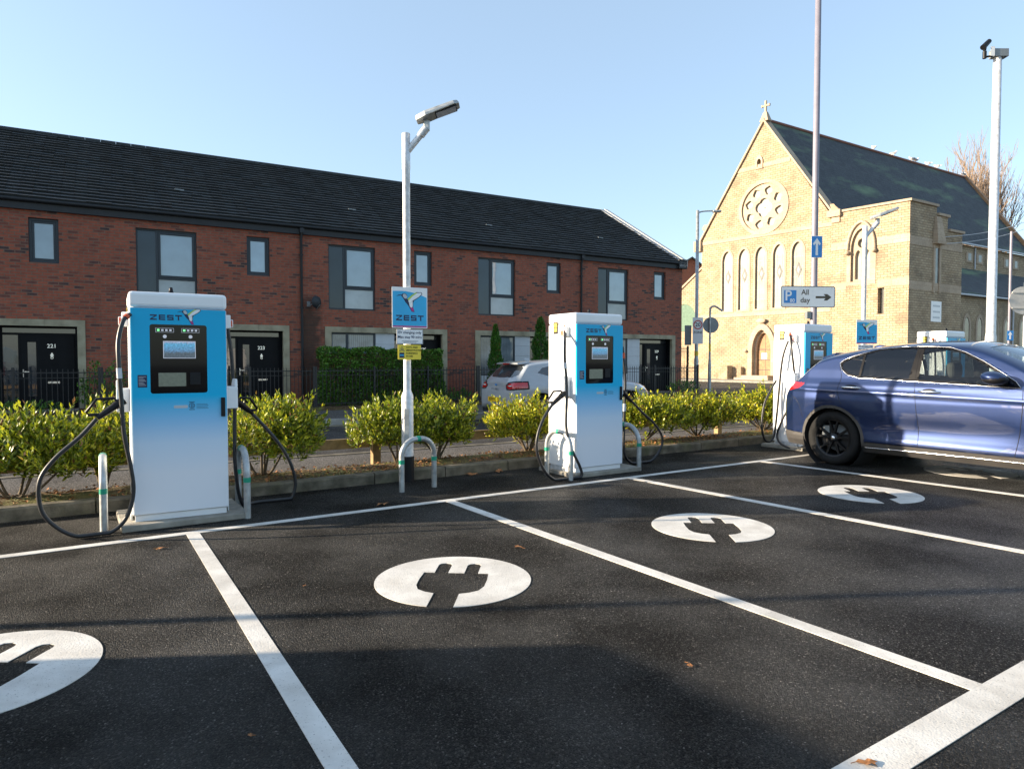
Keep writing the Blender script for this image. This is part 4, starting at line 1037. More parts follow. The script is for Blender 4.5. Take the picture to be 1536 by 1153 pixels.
# ---------------------------------------------------------------- church
chr_ = thing('church', 'pale sandstone church with rose window, lancets and dark slate roof', 'church', C0, math.atan2(CF.y, CF.x))
CROT = math.atan2(CF.y, CF.x)
SV = Vector((CS.x, CS.y, 0))
inv = Matrix.Rotation(-CROT, 3, 'Z')
SL = inv @ SV                          # side direction in church-local axes (about +Y, a little skew)
SHEAR = Matrix(((1, SL.x, 0, 0), (0, SL.y, 0, 0), (0, 0, 1, 0), (0, 0, 0, 1)))   # local (s, v, z) -> church axes
def CB(): return MB(SHEAR)
XC = 0.65
b = CB()
lan = [-2.38, -0.93, 0.50, 1.95, 3.42]
holes = [arch(x, 0.88, 5.35, 9.2, 10.0) for x in lan] + [circ(XC, 12.92, 1.78, 40), arch(0.72, 1.55, 0.05, 2.1, 3.75), arch(XC - 0.35, 0.34, 16.0, 16.35, 16.6, 4)]
gb = [(-4.75, -0.3), (5.9, -0.3), (5.9, 11.35), (XC, 19.3), (-4.75, 11.0)]
b.plate(gb, holes, 0.0, 0.8, 0)
b.build('front_wall', 'stone', chr_)
# nave body behind
b = CB(); b.box(-4.55, 5.9, 0.81, 30, -0.3, 11.1); b.build('nave_wall', 'stone', chr_)
b = CB()
for (xa, za, xb, zb) in ((XC, 19.40, 6.15, 11.15), (XC, 19.40, -5.0, 10.75)):
    d = Vector((xb - xa, 0, zb - za)); n_ = Vector((-d.z, 0, d.x)).normalized() * (0.12 if xb > xa else -0.12)
    b.hexa([(xa, 0.12, za - 0.1), (xb, 0.12, zb - 0.1), (xb, 30.2, zb - 0.1), (xa, 30.2, za - 0.1)], [(xa, 0.12, za + 0.02), (xb + abs(n_.x), 0.12, zb + 0.02), (xb + abs(n_.x), 30.2, zb + 0.02), (xa, 30.2, za + 0.02)])
rf = b.build('roof', 'slate', chr_)
b = CB(); b.tube([(XC, 0.2, 19.44), (XC, 30.2, 19.44)], 0.13, 8); b.build('ridge_tiles', 'brick_b', rf)
b = CB()                                # far verge
b.hexa([(XC, 30.2, 19.2), (6.3, 30.2, 10.9), (6.3, 30.6, 10.9), (XC, 30.6, 19.2)], [(XC, 30.2, 19.75), (6.5, 30.2, 11.3), (6.5, 30.6, 11.3), (XC, 30.6, 19.75)])
b.build('rear_verge', 'oak', rf)
b = CB()
for xa, za, xb, zb in ((XC, 19.28, 6.3, 11.05), (XC, 19.28, -5.15, 10.62)):
    b.hexa([(xa, -0.14, za), (xb, -0.14, zb), (xb, 0.55, zb), (xa, 0.55, za)], [(xa, -0.14, za + 0.24), (xb, -0.14, zb + 0.20), (xb, 0.55, zb + 0.20), (xa, 0.55, za + 0.24)])
b.box(5.95, 6.5, -0.2, 0.5, 10.9, 11.7); b.box(-5.4, -4.75, -0.2, 0.5, 10.3, 11.15)
b.build('gable_coping', 'dressed', chr_)
b = CB(); b.box(5.7, 6.6, -0.35, 0.1, 11.3, 11.75); b.hexa([(6.0, -.3, 11.75), (6.5, -.3, 11.75), (6.5, .1, 11.75), (6.0, .1, 11.75)], [(6.0, -.5, 12.15), (6.25, -.5, 12.15), (6.25, -.2, 12.0), (6.0, -.2, 12.0)]); b.build('gargoyle', 'dressed', chr_)
b = CB(); b.hexa([(XC - .35, -0.1, 19.3), (XC + .35, -0.1, 19.3), (XC + .35, .4, 19.3), (XC - .35, .4, 19.3)], [(XC - .12, .05, 20.0), (XC + .12, .05, 20.0), (XC + .12, .25, 20.0), (XC - .12, .25, 20.0)])
b.box(XC - .06, XC + .06, .09, .21, 20.0, 20.85); b.box(XC - .30, XC + .30, .10, .20, 20.42, 20.54)
for x in (-.30, .30): b.box(XC + x - .04, XC + x + .04, .09, .21, 20.39, 20.57)
b.build('gable_cross', 'dressed', chr_)
# glazing and tracery
for i, x in enumerate(lan):
    b = CB(); b.plate(arch(x, 0.86, 5.36, 9.19, 9.98), [], 0.13, 0.16)
    g = b.build('lancet_window', 'church_glass', chr_)
    b = CB()
    for k in range(1, 6): b.box(x - 0.42, x + 0.42, 0.115, 0.129, 5.35 + 0.72 * k - .022, 5.35 + 0.72 * k + .022)
    for q in (-0.2, 0.2): b.box(x + q - .015, x + q + .015, 0.115, 0.129, 5.4, 9.3)
    b.plate([(x, 7.45), (x + .24, 8.0), (x, 8.55), (x - .24, 8.0)], [], 0.105, 0.1145, 1)
    b.plate([(x, 7.72), (x + .11, 8.0), (x, 8.28), (x - .11, 8.0)], [], 0.095, 0.1045, 0)
    b.build('leading', ['lead', 'church_glass_d'], g)
    o_ = arch(x, 1.16, 5.2, 9.2, 10.2); i_ = arch(x, 0.882, 5.345, 9.2, 10.002)
    b = CB(); b.plate(o_, [i_], -0.03, -0.002); b.build('window_surround', 'dressed', g)
b = CB(); b.plate(circ(XC, 12.92, 2.05, 48), [circ(XC, 12.92, 1.785, 48)], -0.06, -0.002); b.build('rose_surround', 'dressed', chr_)
pet = []
for k in range(8):
    a = PI / 8 + k * PI / 4 + 0.1
    c = Vector((math.cos(a), math.sin(a))); d = Vector((-c.y, c.x))
    pet.append([(XC + (c * rr_ + d * w).x, 12.92 + (c * rr_ + d * w).y) for rr_, w in ((0.92, 0.0), (1.00, 0.14), (1.08, 0.20), (1.18, 0.30), (1.32, 0.34), (1.44, 0.24), (1.62, 0.0), (1.44, -0.24), (1.32, -0.34), (1.18, -0.30), (1.08, -0.20), (1.00, -0.14))])
qf = [(XC + (0.48 + 0.19 * abs(math.cos(2 * a + .2)) ** 0.6) * math.cos(a) * 1.05, 12.92 + (0.48 + 0.19 * abs(math.cos(2 * a + .2)) ** 0.6) * math.sin(a) * 1.05) for a in [2 * PI * i / 48 for i in range(48)]]
b = CB(); b.plate(circ(XC, 12.92, 1.775, 48), pet + [qf], 0.06, 0.20); tr = b.build('rose_tracery', 'dressed', chr_)
b = CB(); b.plate(circ(XC, 12.92, 1.77, 48), [], 0.22, 0.26); b.build('rose_glass', 'church_glass', tr)
b = CB()
for k in range(9): a = k * 0.8; b.plate(circ(XC + 0.33 * math.cos(a) * (k % 3) / 1.6, 12.92 + 0.33 * math.sin(a) * (k % 3) / 1.6, 0.07, 8), [circ(XC + 0.33 * math.cos(a) * (k % 3) / 1.6, 12.92 + 0.33 * math.sin(a) * (k % 3) / 1.6, 0.04, 8)], 0.205, 0.218)
b.build('rose_leading', 'lead', tr)
# string courses
for z, x0, x1, hh in ((10.75, -4.8, 5.9, .28), (4.85, -4.8, 5.9, .28), (15.9, -1.55, 2.75, .3)):
    b = CB(); b.box(x0, x1, -0.028, -0.0021, z, z + hh); b.build('string_course', 'dressed', chr_)
b = CB(); b.plate(arch(XC - .35, 0.6, 15.85, 16.35, 16.85, 5), [arch(XC - .35, 0.33, 16.0, 16.35, 16.6, 4)], -0.08, -0.031); b.build('small_niche', 'dressed', chr_)
# west door
b = CB(); b.plate(arch(0.72, 2.3, 0.0, 2.1, 4.25), [arch(0.72, 1.56, 0.04, 2.1, 3.76)], -0.14, -0.002)
b.plate(arch(0.72, 1.55, 0.05, 2.1, 3.75), [arch(0.72, 1.30, 0.055, 2.05, 3.55)], 0.15, 0.35); b.ell((0.72, -0.2, 4.42), (0.42, 0.12, 0.2), 10, 6)
for x in (-0.52, 1.96): b.ell((x, -0.2, 2.15), (0.13, 0.16, 0.13), 8, 6)
b.build('door_arch', 'dressed', chr_)
b = CB(); b.plate(arch(0.72, 1.31, 0.05, 2.06, 3.56), [], 0.38, 0.46)
d = b.build('door', 'oak', chr_)
b = CB(); b.box(0.71, 0.73, 0.37, 0.379, 0.05, 3.4)
for z in (0.7, 1.45, 2.25): b.box(0.12, 1.32, 0.368, 0.379, z, z + 0.05)
b.build('strap_hinges', 'fascia', d)
b = CB(); b.box(0.42, 0.86, 0.355, 0.367, 1.55, 2.0); b.build('notice', 'white_m', d)
b = CB(); b.box(-0.7, 2.1, -1.3, -0.003, 0.0, 0.16); b.box(-0.4, 1.8, -0.9, -0.003, 0.16, 0.32); b.build('steps', 'dressed', chr_)
# low plinth and wall in front
b = CB(); b.box(-6.4, -0.8, -0.35, -0.003, -0.3, 0.95); b.box(2.25, 10.9, -0.35, -0.003, -0.3, 0.85); b.box(-2.3, -1.5, -1.0, -0.36, -0.3, 1.05); b.box(3.1, 3.9, -1.0, -0.36, -0.3, 1.0)
b.build('plinth', 'stone', chr_, bevel=0.06)
# left aisle front (lean-to) with big roundel
b = CB(); b.plate([(-9.5, -0.3), (-4.76, -0.3), (-4.76, 8.9), (-9.5, 5.4)], [circ(-6.55, 5.0, 1.15, 28)], 0.1, 0.7); b.box(-9.5, -4.6, 0.71, 26, -0.3, 5.3); b.build('left_aisle_wall', 'stone', chr_)
b = CB(); b.plate(circ(-6.55, 5.0, 1.14, 28), [], 0.16, 0.22); b.build('roundel', 'copper_green', chr_)
b = CB(); b.hexa([(-9.7, 0.0, 5.25), (-4.7, 0.0, 8.95), (-4.7, 26, 8.95), (-9.7, 26, 5.25)], [(-9.7, 0.0, 5.45), (-4.7, 0.0, 9.12), (-4.7, 26, 9.12), (-9.7, 26, 5.45)]); b.build('left_aisle_roof', 'dressed', chr_)
b = CB(); b.box(-5.35, -4.8, 0.9, 1.6, 8.9, 12.6); b.box(-5.45, -4.7, 0.85, 1.65, 12.2, 12.45); b.build('left_chimney', 'dressed', chr_)
# right hand tower block
b = CB(); wn = arch(7.95, 1.35, 6.75, 8.9, 10.25)
b.plate([(5.9, -0.3), (10.92, -0.3), (10.92, 11.55), (5.9, 11.55)], [wn, rect(9.05, 9.45, 4.5, 6.2)], -0.12, 0.35, 0)
b.box(10.35, 10.92, 0.351, 3.15, -0.3, 11.55); b.box(10.35, 10.92, 3.151, 4.6, -0.3, 11.0); b.box(10.35, 10.92, 4.601, 6.6, -0.3, 10.1)
b.box(5.91, 10.34, 3.0, 6.55, -0.3, 9.6); b.build('tower_block_wall', 'stone', chr_)
b = CB(); b.box(5.9, 11.05, -0.22, 0.45, 11.55, 11.70); b.box(10.25, 11.05, 0.451, 3.2, 11.55, 11.70); b.box(10.25, 11.05, 3.21, 4.7, 11.0, 11.16); b.box(10.25, 11.05, 4.71, 6.7, 10.1, 10.26); b.build('parapet_coping', 'dressed', chr_)
b = CB()
for z in (9.0, 6.25): b.box(9.0 if z < 7 else 8.95, 10.94, -0.135, -0.121, z, z + 0.5); b.box(5.92, 7.0, -0.135, -0.121, z, z + 0.5)
for z in (8.85, 6.0): b.box(10.921, 10.935, -0.1, 6.6, z, z + 0.55)
b.build('tower_bands', 'dressed', chr_)
b = CB(); b.plate(arch(7.95, 1.9, 6.5, 8.9, 10.65), [arch(7.95, 1.36, 6.74, 8.9, 10.26)], -0.15, -0.136)
hood = [p for p in arch(7.95, 1.75, 8.7, 8.9, 10.7, 10) if p[1] >= 8.7][1:]
b.tube([(x, -0.2, z) for x, z in hood], 0.10, 8); b.ell((7.08, -0.25, 8.7), (0.17, .17, .15), 8, 6); b.ell((8.82, -0.25, 8.7), (0.17, .17, .15), 8, 6)
b.plate(arch(7.95, 1.34, 6.76, 8.9, 10.24), [arch(7.66, 0.40, 6.9, 8.35, 8.85, 5), arch(8.24, 0.40, 6.9, 8.35, 8.85, 5), circ(7.95, 9.3, 0.33, 18)], 0.02, 0.2)
tw = b.build('tower_window', 'dressed', chr_)
b = CB(); b.plate(arch(7.95, 1.33, 6.77, 8.9, 10.23), [], 0.22, 0.26); b.build('glass', 'church_glass', tw)
b = CB(); b.plate(rect(9.06, 9.44, 4.51, 6.19), [], 0.2, 0.24); b.build('slit_window', 'church_glass_d', chr_)
b = CB()                                 # niche and hood on the tower's side
b.box(10.921, 11.0, 2.75, 2.95, 5.9, 9.1); b.box(10.921, 11.0, 3.5, 3.7, 5.9, 9.1); b.box(10.921, 11.25, 2.65, 3.8, 9.1, 9.25); b.hexa([(10.93, 2.7, 9.25), (11.25, 2.7, 9.25), (11.25, 3.75, 9.25), (10.93, 3.75, 9.25)], [(10.93, 2.9, 10.9), (11.05, 2.9, 10.9), (11.05, 3.5, 10.9), (10.93, 3.5, 10.9)])
b.build('side_niche', 'dressed', chr_)
b = CB(); b.box(10.921, 10.93, 2.96, 3.49, 6.0, 9.09); b.build('side_slit', 'church_glass_d', chr_)
b = CB(); b.box(10.936, 10.97, 2.6, 3.9, 4.0, 5.35)
for k in range(3): b.box(10.971, 10.974, 2.8, 3.7, 4.98 - 0.38 * k, 5.10 - 0.38 * k, 1)
b.build('plaque', ['white_m', 'panel'], chr_)
# clerestory windows, aisle
b = CB()
for v in (19.3, 21.1, 22.8, 26.1, 27.9): b.M = SHEAR; b.box(5.901, 5.96, v - .55, v + .55, 9.7, 10.55)
b.build('clerestory_surrounds', 'dressed', chr_)
for v in (19.3, 21.1, 22.8, 26.1, 27.9):
    b = CB(); b.box(5.961, 5.97, v - .25, v + .25, 9.85, 10.45); b.build('clerestory_window', 'church_glass_d', chr_)
b = CB(); b.tube([(6.22, 0.6, 11.12), (6.22, 30, 11.12)], 0.09, 8); b.tube([(5.98, 20.2, 11.0), (5.98, 20.2, 9.2)], 0.06, 8); b.build('nave_gutter', 'panel', chr_)
b = CB(); b.box(5.91, 9.0, 6.61, 30, -0.3, 6.35); b.build('aisle_wall', 'stone', chr_)
b = CB(); b.hexa([(5.91, 6.61, 9.0), (9.25, 6.61, 6.3), (9.25, 30.2, 6.3), (5.91, 30.2, 9.0)], [(5.91, 6.61, 9.15), (9.35, 6.61, 6.45), (9.35, 30.2, 6.45), (5.91, 30.2, 9.15)]); b.build('aisle_roof', 'slate', chr_)
b = CB(); b.tube([(9.33, 6.7, 6.33), (9.33, 30, 6.33)], 0.08, 8); b.build('aisle_gutter', 'panel', chr_)
MY = Matrix(((0, 1, 0, 0), (1, 0, 0, 0), (0, 0, 1, 0), (0, 0, 0, 1)))   # swap s and v for plates on the side walls
for v in (11.9, 13.9, 16.4, 18.4, 21.2, 23.4):
    b = MB(SHEAR @ MY); b.plate(arch(v, 0.75, 1.4, 4.0, 4.7, 6), [], 9.02, 9.03); w = b.build('aisle_window', 'church_glass_d', chr_)
    b = MB(SHEAR @ MY); b.plate(arch(v, 1.25, 1.2, 4.0, 5.0, 6), [arch(v, 0.76, 1.39, 4.0, 4.71, 6)], 9.001, 9.06); b.build('window_surround', 'dressed', w)
b = CB(); b.tube([(9.08, 19.4, 6.2), (9.08, 19.4, 0)], 0.07, 8); b.build('aisle_drainpipe', 'panel', chr_)

# gulls on the church ridge
gl = ['gull on the church ridge, nearest the gable cross', 'second gull along from the cross on the church ridge', 'left bird of the close pair of gulls on the ridge', 'right bird of the close pair of gulls on the ridge', 'gull just past the close pair on the ridge', 'gull last but one before the far end of the ridge', 'gull at the far end of the church ridge']
for i, px in enumerate((1310, 1340, 1368, 1374, 1392, 1406, 1446)):
    q = onplane(px, 240, ch(XC, 0), CS)
    t = thing('gull', gl[i], 'bird', Vector((q.x, q.y, 19.57)), random.uniform(0, 6), 'white gulls resting on the church ridge')
    t.scale = (1.35, 1.35, 1.35)
    b = MB(); b.ell((0, 0, 0.13), (0.19, 0.085, 0.085), 12, 8, 0, Matrix.Rotation(-0.15, 3, 'Y')); b.ell((0.16, 0, 0.23), (0.055, 0.05, 0.05), 10, 6)
    b.tube([(0.09, 0, 0.14), (0.15, 0, 0.22)], [0.055, 0.04], 8)
    b.hexa([(-0.34, -0.03, 0.10), (-0.12, -0.07, 0.12), (-0.12, 0.07, 0.12), (-0.34, 0.03, 0.10)], [(-0.34, -0.03, 0.115), (-0.12, -0.07, 0.17), (-0.12, 0.07, 0.17), (-0.34, 0.03, 0.115)])
    b.tube([(0.0, 0.03, 0.0), (0.0, 0.03, 0.07)], 0.008, 5); b.tube([(0.0, -0.03, 0.0), (0.0, -0.03, 0.07)], 0.008, 5)
    bd = b.build('body', 'gullwhite', t, uv=False)
    b = MB(); b.tube([(0.205, 0, 0.225), (0.26, 0, 0.215)], [0.014, 0.004], 6); b.build('beak', 'yellow', t, uv=False)
    b = MB(); b.ell((-0.05, 0.06, 0.15), (0.18, 0.035, 0.06), 10, 6); b.ell((-0.05, -0.06, 0.15), (0.18, 0.035, 0.06), 10, 6); b.build('wings', 'lead', t, uv=False)
# overhead cables to the church
t = thing('overhead_cable', 'pair of thin cables strung from the church to the tall camera pole side', 'cable', (0, 0, 0))
for k in range(2):
    a = ch(10.95, 3.6, 9.6 - 0.45 * k); c = ground(1640, 560); c = Vector((40, 50, 12.6 - 0.5 * k))
    b = MB(); b.tube([a.lerp(c, i / 12) - Vector((0, 0, 0.5 * math.sin(PI * i / 12))) for i in range(13)], 0.02, 5); b.build('wire', 'panel', t, uv=False)
# low boundary wall at the far right
t = thing('stone_wall', 'low dark stone boundary wall beside the church aisle', 'wall', ch(14, 8), CROT)
b = MB(SHEAR); b.box(0, 0.4, 0, 40, -0.3, 1.5); b.box(-0.05, 0.45, -0.05, 40, 1.5, 1.65); b.build('wall_run', 'stone', t)
# ---------------------------------------------------------------- vegetation
def leaf_quad(b_v, b_f, p, d, side, L, W, curl=0.15):
    up = d.cross(side)
    o = len(b_v)
    m = p + d * (L * 0.5) + up * (L * curl * 0.4)
    tip = p + d * L - up * (L * curl * 0.2)
    a = p + d * (L * 0.45) + side * W; c = p + d * (L * 0.45) - side * W
    b_v.extend([tuple(p), tuple(a), tuple(tip), tuple(c), tuple(m)])
    b_f.extend([(o, o + 4, o + 1), (o + 1, o + 4, o + 2), (o, o + 3, o + 4), (o + 3, o + 2, o + 4)])
def sprig(vs, fs, p, d, L, n, LL, W, rng):
    d = d.normalized()
    for i in range(n):
        u = i / (n - 1) if n > 1 else 1
        q = p + d * (L * (0.15 + 0.85 * u))
        az = i * 2.4 + rng.random()
        o = d.orthogonal().normalized(); w = d.cross(o)
        out = o * math.cos(az) + w * math.sin(az)
        spread = 1.25 - 0.85 * u
        ld = (d * (1 - spread * 0.45) + out * spread * 0.8 + Vector((0, 0, 0.12))).normalized()
        sd = ld.cross(out)
        if sd.length < 1e-3: sd = ld.orthogonal()
        sd.normalize()
        leaf_quad(vs, fs, q, ld, sd, LL * rng.uniform(0.7, 1.15) * (1 - 0.25 * u), W * 1.05 * rng.uniform(0.8, 1.2), rng.uniform(-0.1, 0.35))
def shrub(label, c, rx, ry, h, ns, seed, trunk_h=0.28, LL=0.082, lean=(0, 0), spiky=0.25):
    rng = random.Random(seed); trunk_h *= 0.35; ns = int(ns * 1.65); h *= 0.76; rx *= 0.90
    t = thing('shrub', label, 'shrub', c, 0, 'glossy leaved shrubs in the planting strip')
    vs, fs = [], []
    br = MB()
    base_z = 0.03
    stems = []
    for i in range(7):
        a = i * 0.9 + rng.random(); q = Vector((0.03 * math.cos(a), 0.03 * math.sin(a), base_z))
        e = Vector((rx * rng.uniform(.3, .75) * math.cos(a), ry * rng.uniform(.3, .75) * math.sin(a), h * rng.uniform(.45, .7)))
        m = Vector((e.x * 0.35, e.y * 0.35, trunk_h + 0.02))
        br.tube(smooth_path([q, m, e], 4), [0.02 - 0.0016 * k for k in range(9)], 6); stems.append((m, e))
    br.build('stems', 'bark', t, uv=False)
    # lumps give uneven outline
    lumps = [(Vector((rx * rng.uniform(-.65, .65), ry * rng.uniform(-.5, .5), h * rng.uniform(.30, .76))), rng.uniform(.42, .62)) for _ in range(9)]
    for i in range(ns):
        if rng.random() < 0.75:
            lc, lr = rng.choice(lumps)
            a = rng.uniform(0, 2 * PI); zz = rng.uniform(-0.6, 1.0)
            rr_ = math.sqrt(max(0, 1 - zz * zz)); u = rng.uniform(.45, 1.0)
            off = Vector((rr_ * math.cos(a) * rx * lr * u, rr_ * math.sin(a) * ry * lr * u, zz * h * 0.42 * lr * u * 1.3))
            p = lc + off; nrm = Vector((off.x / rx, off.y / ry, off.z / h))
        else:
            a = rng.uniform(0, 2 * PI); u = math.sqrt(rng.random())
            zz = h * (0.35 + 0.6 * (1 - u ** 2.2) * rng.uniform(.6, 1.05))
            p = Vector((rx * u * math.cos(a), ry * u * math.sin(a), zz)); nrm = Vector((p.x / rx, p.y / ry, 0.8))
        p.z = max(p.z, trunk_h * rng.uniform(0.8, 1.2))
        d = (nrm.normalized() * 0.75 + Vector((rng.uniform(-.4, .4) + lean[0], rng.uniform(-.4, .4) + lean[1], 0.75))).normalized()
        L = rng.uniform(0.08, 0.20) if rng.random() > spiky else rng.uniform(0.2, 0.32)
        sprig(vs, fs, p, d, L, rng.randint(8, 13), LL, 0.0125, rng)
    b = MB(); b.add(vs, fs, 0, False); b.build('foliage', 'leaf', t, uv=False)
    return t
def strip_pt(px, n, z=0.1):
    r = ray(px, 600); k = n / (r[0] * N.x + r[1] * N.y)
    return Vector((r[0] * k, r[1] * k, z))
shrub('big spreading shrub at the left edge, beyond the cable loop', strip_pt(20, 7.95), 0.80, 0.44, 0.94, 620, 1, 0.12)
shrub('shrub directly left of the nearest charger', strip_pt(152, 8.2), 0.52, 0.42, 0.98, 300, 2, 0.5, 0.09, (0.1, 0), 0.5)
shrub('shrub with long upright sprigs right of the nearest charger', strip_pt(392, 8.0), 0.66, 0.42, 0.98, 480, 3, 0.15, 0.085, (0.15, 0), 0.4)
shrub('rounded shrub around the foot of the near lamp post', strip_pt(596, 8.05), 0.60, 0.40, 0.88, 400, 4, 0.3, 0.085, (-0.1, 0), 0.4)
shrub('shrub right of the near lamp post, leaning over the timber rail', strip_pt(655, 8.1), 0.48, 0.4, 0.92, 380, 14, 0.36)
shrub('shrub left of the second charger, before the parked grey hatchback', strip_pt(792, 8.0), 0.58, 0.40, 0.86, 400, 5, 0.3)
shrub('sunlit shrub immediately right of the second charger', strip_pt(965, 8.0), 0.85, 0.42, 0.84, 560, 6, 0.3)
shrub('sunlit shrub above the timber post, middle of the strip', strip_pt(1045, 8.0), 0.80, 0.42, 0.84, 480, 7, 0.3)
shrub('shrub beside the flank of the third charger, left of the blue car', strip_pt(1145, 8.0), 0.72, 0.45, 0.92, 560, 8, 0.3)
shrub('shrub mostly hidden behind the third charger', strip_pt(1230, 8.1), 1.1, 0.45, 0.85, 300, 9, 0.3)
# grass and weeds on the strip
rng = random.Random(5); vs, fs = [], []
for i in range(9500):
    r = rng.uniform(-1.5, 13.0); 
    w = 0.5 + 0.5 * math.sin(r * 1.9) * math.sin(r * 0.7 + 1)
    if rng.random() > (0.15 + w * 0.85) * (0.12 if r < 1.8 else 1): continue
    p = rn(r, rng.uniform(7.55, 7.95) if rng.random() < .8 else rng.uniform(7.9, 8.15), 0.09)
    a = rng.uniform(0, 6.28); d = Vector((math.cos(a) * .6, math.sin(a) * .6, rng.uniform(.5, 1.2))).normalized()
    sd = Vector((-math.sin(a), math.cos(a), 0)); L = rng.uniform(0.03, 0.10)
    o = len(vs); vs.extend([tuple(p - sd * .004), tuple(p + sd * .004), tuple(p + d * L)]); fs.append((o, o + 1, o + 2))
b = MB(); b.add(vs, fs); tag(b.build('grass', 'grass', uv=False), 'dry grass and weeds along the planting strip', 'grass', None, 'stuff')
# mulch crumbs and leaf litter
vs, fs = [], []
for i in range(3600):
    p = rn(rng.uniform(-3, 13), rng.uniform(7.54, 8.15), 0.12); a = rng.uniform(0, 6.28); s = rng.uniform(.008, .028)
    e = Vector((math.cos(a), math.sin(a), rng.uniform(-.5, .5))) * s; f = Vector((-math.sin(a), math.cos(a), rng.uniform(-.5, .5))) * s * .6
    p.z += rng.uniform(-.03, .03); o = len(vs); vs.extend([tuple(p + e), tuple(p + f), tuple(p - e), tuple(p - f + Vector((0, 0, .012)))]); fs.append((o, o + 1, o + 2, o + 3))
b = MB(); b.add(vs, fs); tag(b.build('leaf_litter', 'deadleaf', uv=False), 'brown leaf litter under the shrubs', 'leaf litter', None, 'stuff')
# timber knee rail
t = thing('knee_rail', 'low timber knee rail running behind the shrubs', 'timber rail', rn(-4, 8.62), ROWROT)
b = MB(); b.box(0, 22, -0.02, 0.025, 0.27, 0.40); b.build('rail', 'timber', t, bevel=0.006)
for x in (3.25, 7.35, 10.5, 14.13, 17.8, 21.4):
    b = MB(); b.box(x, x + 0.11, -0.121, -0.021, -0.1, 0.43); b.build('post', 'timber', t, bevel=0.006)
# clipped hedge
def leafbox(x0, x1, y0, y1, z0, z1, n, rng, L=0.07, W=0.028):
    vs, fs = [], []
    for i in range(n):
        f = rng.random()
        x, y, z = rng.uniform(x0, x1), rng.uniform(y0, y1), rng.uniform(z0, z1)
        if f < .55: y = y0; nr = Vector((0, -1, 0))
        elif f < .8: z = z1; nr = Vector((0, 0, 1))
        elif f < .9: x = x0; nr = Vector((-1, 0, 0))
        else: x = x1; nr = Vector((1, 0, 0))
        bumpy = 0.05 * math.sin(x * 5 + z * 4) + 0.04 * math.sin(x * 11 + 2) * math.sin(z * 9)
        p = Vector((x, y, z)) + nr * (bumpy - abs(rng.gauss(0, 0.05)))
        d = (nr * .7 + Vector((rng.gauss(0, .6), rng.gauss(0, .6), rng.gauss(.2, .6)))).normalized()
        sd = d.orthogonal().normalized(); sd = Matrix.Rotation(rng.uniform(0, 6.28), 3, d) @ sd
        leaf_quad(vs, fs, p, d, sd, L * rng.uniform(.7, 1.3), W, .2)
    return vs, fs
rng = random.Random(11)
t = thing('hedge', 'dense clipped green hedge behind the railings, left of the near lamp post', 'hedge', hs(7.75, -1.35, 0.08), HROT)
vs, fs = leafbox(0, 3.75, 0, 0.85, 0.05, 1.68, 15000, rng)
b = MB(); b.add(vs, fs); b.build('foliage', 'hedgeleaf', t, uv=False)
b = MB(); b.box(0.1, 3.65, 0.12, 0.75, 0, 1.56); b.build('hedge_core', 'bark', t, uv=False)
def conifer(label, s, h_, H, w, seed, base=0.1):
    rng = random.Random(seed); t = thing('conifer', label, 'conifer', hs(s, h_, base), HROT, 'narrow conifers in the front garden')
    b = MB(); b.tube([(0, 0, 0), (0, 0, H * .9)], [0.05, 0.01], 8); b.build('trunk', 'bark', t, uv=False)
    vs, fs = [], []
    for i in range(3800):
        u = rng.random() ** 0.85; z = 0.12 + (H - 0.12) * u
        r = w * (min(1, (u + .04) * 6) ** .5) * (1 - u) ** 0.62 * (1 + 0.18 * math.sin(z * 9 + seed)) ; a = rng.uniform(0, 6.28); r *= rng.uniform(.7, 1.05)
        p = Vector((r * math.cos(a), r * math.sin(a), z)); d = (Vector((math.cos(a) * .45, math.sin(a) * .45, 1)) + Vector((rng.gauss(0, .2), rng.gauss(0, .2), 0))).normalized()
        sd = Matrix.Rotation(rng.uniform(0, 6.28), 3, d) @ d.orthogonal().normalized()
        leaf_quad(vs, fs, p, d, sd, rng.uniform(.06, .15), 0.018, .2)
    b = MB(); b.add(vs, fs); b.build('foliage', 'conifer', t, uv=False)
conifer('slim pointed conifer left of the parked hatchback', 13.45, -1.25, 2.45, 0.30, 3)
conifer('broader pointed conifer right behind the hatchback roof', 15.25, -1.2, 2.75, 0.46, 4)
def bush(label, s, h_, rx, H, n, seed, group=None):
    rng = random.Random(seed); t = thing('garden_bush', label, 'bush', hs(s, h_, 0.1), HROT, group)
    vs, fs = [], []
    for i in range(n):
        a = rng.uniform(0, 6.28); u = rng.random() ** .5; z = H * (0.1 + .9 * rng.random() * (1 - u ** 3 * .6))
        sprig(vs, fs, Vector((rx * u * math.cos(a), rx * .7 * u * math.sin(a), z)), Vector((math.cos(a) * .6, math.sin(a) * .6, 1)), .12, 6, .10, .02, rng)
    b = MB(); b.add(vs, fs); b.build('foliage', 'hedgeleaf', t, uv=False)
    b = MB()
    for k in range(5): b.tube([(0, 0, 0), (rx * .5 * math.cos(k * 1.3), rx * .4 * math.sin(k * 1.3), H * .7)], [.02, .006], 5)
    b.build('stems', 'bark', t, uv=False)
g = 'dark bushes in the front gardens'
bush('dark bush against the brick just left of the nearest charger', 2.25, -0.8, .55, 1.25, 210, 1, g)
bush('dark bush at the foot of door 223, right of the nearest charger', 4.35, -1.0, .5, 0.95, 150, 2, g)
bush('low plants by the doorstep of the end house', 22.3, -0.9, .7, .45, 110, 3, g)
bush('low leafy plants under the hedge, right end', 12.0, -1.3, .5, .35, 80, 4, g)
bush('low dark plants in front of door 221', 0.3, -1.2, 1.0, .3, 110, 5, g)
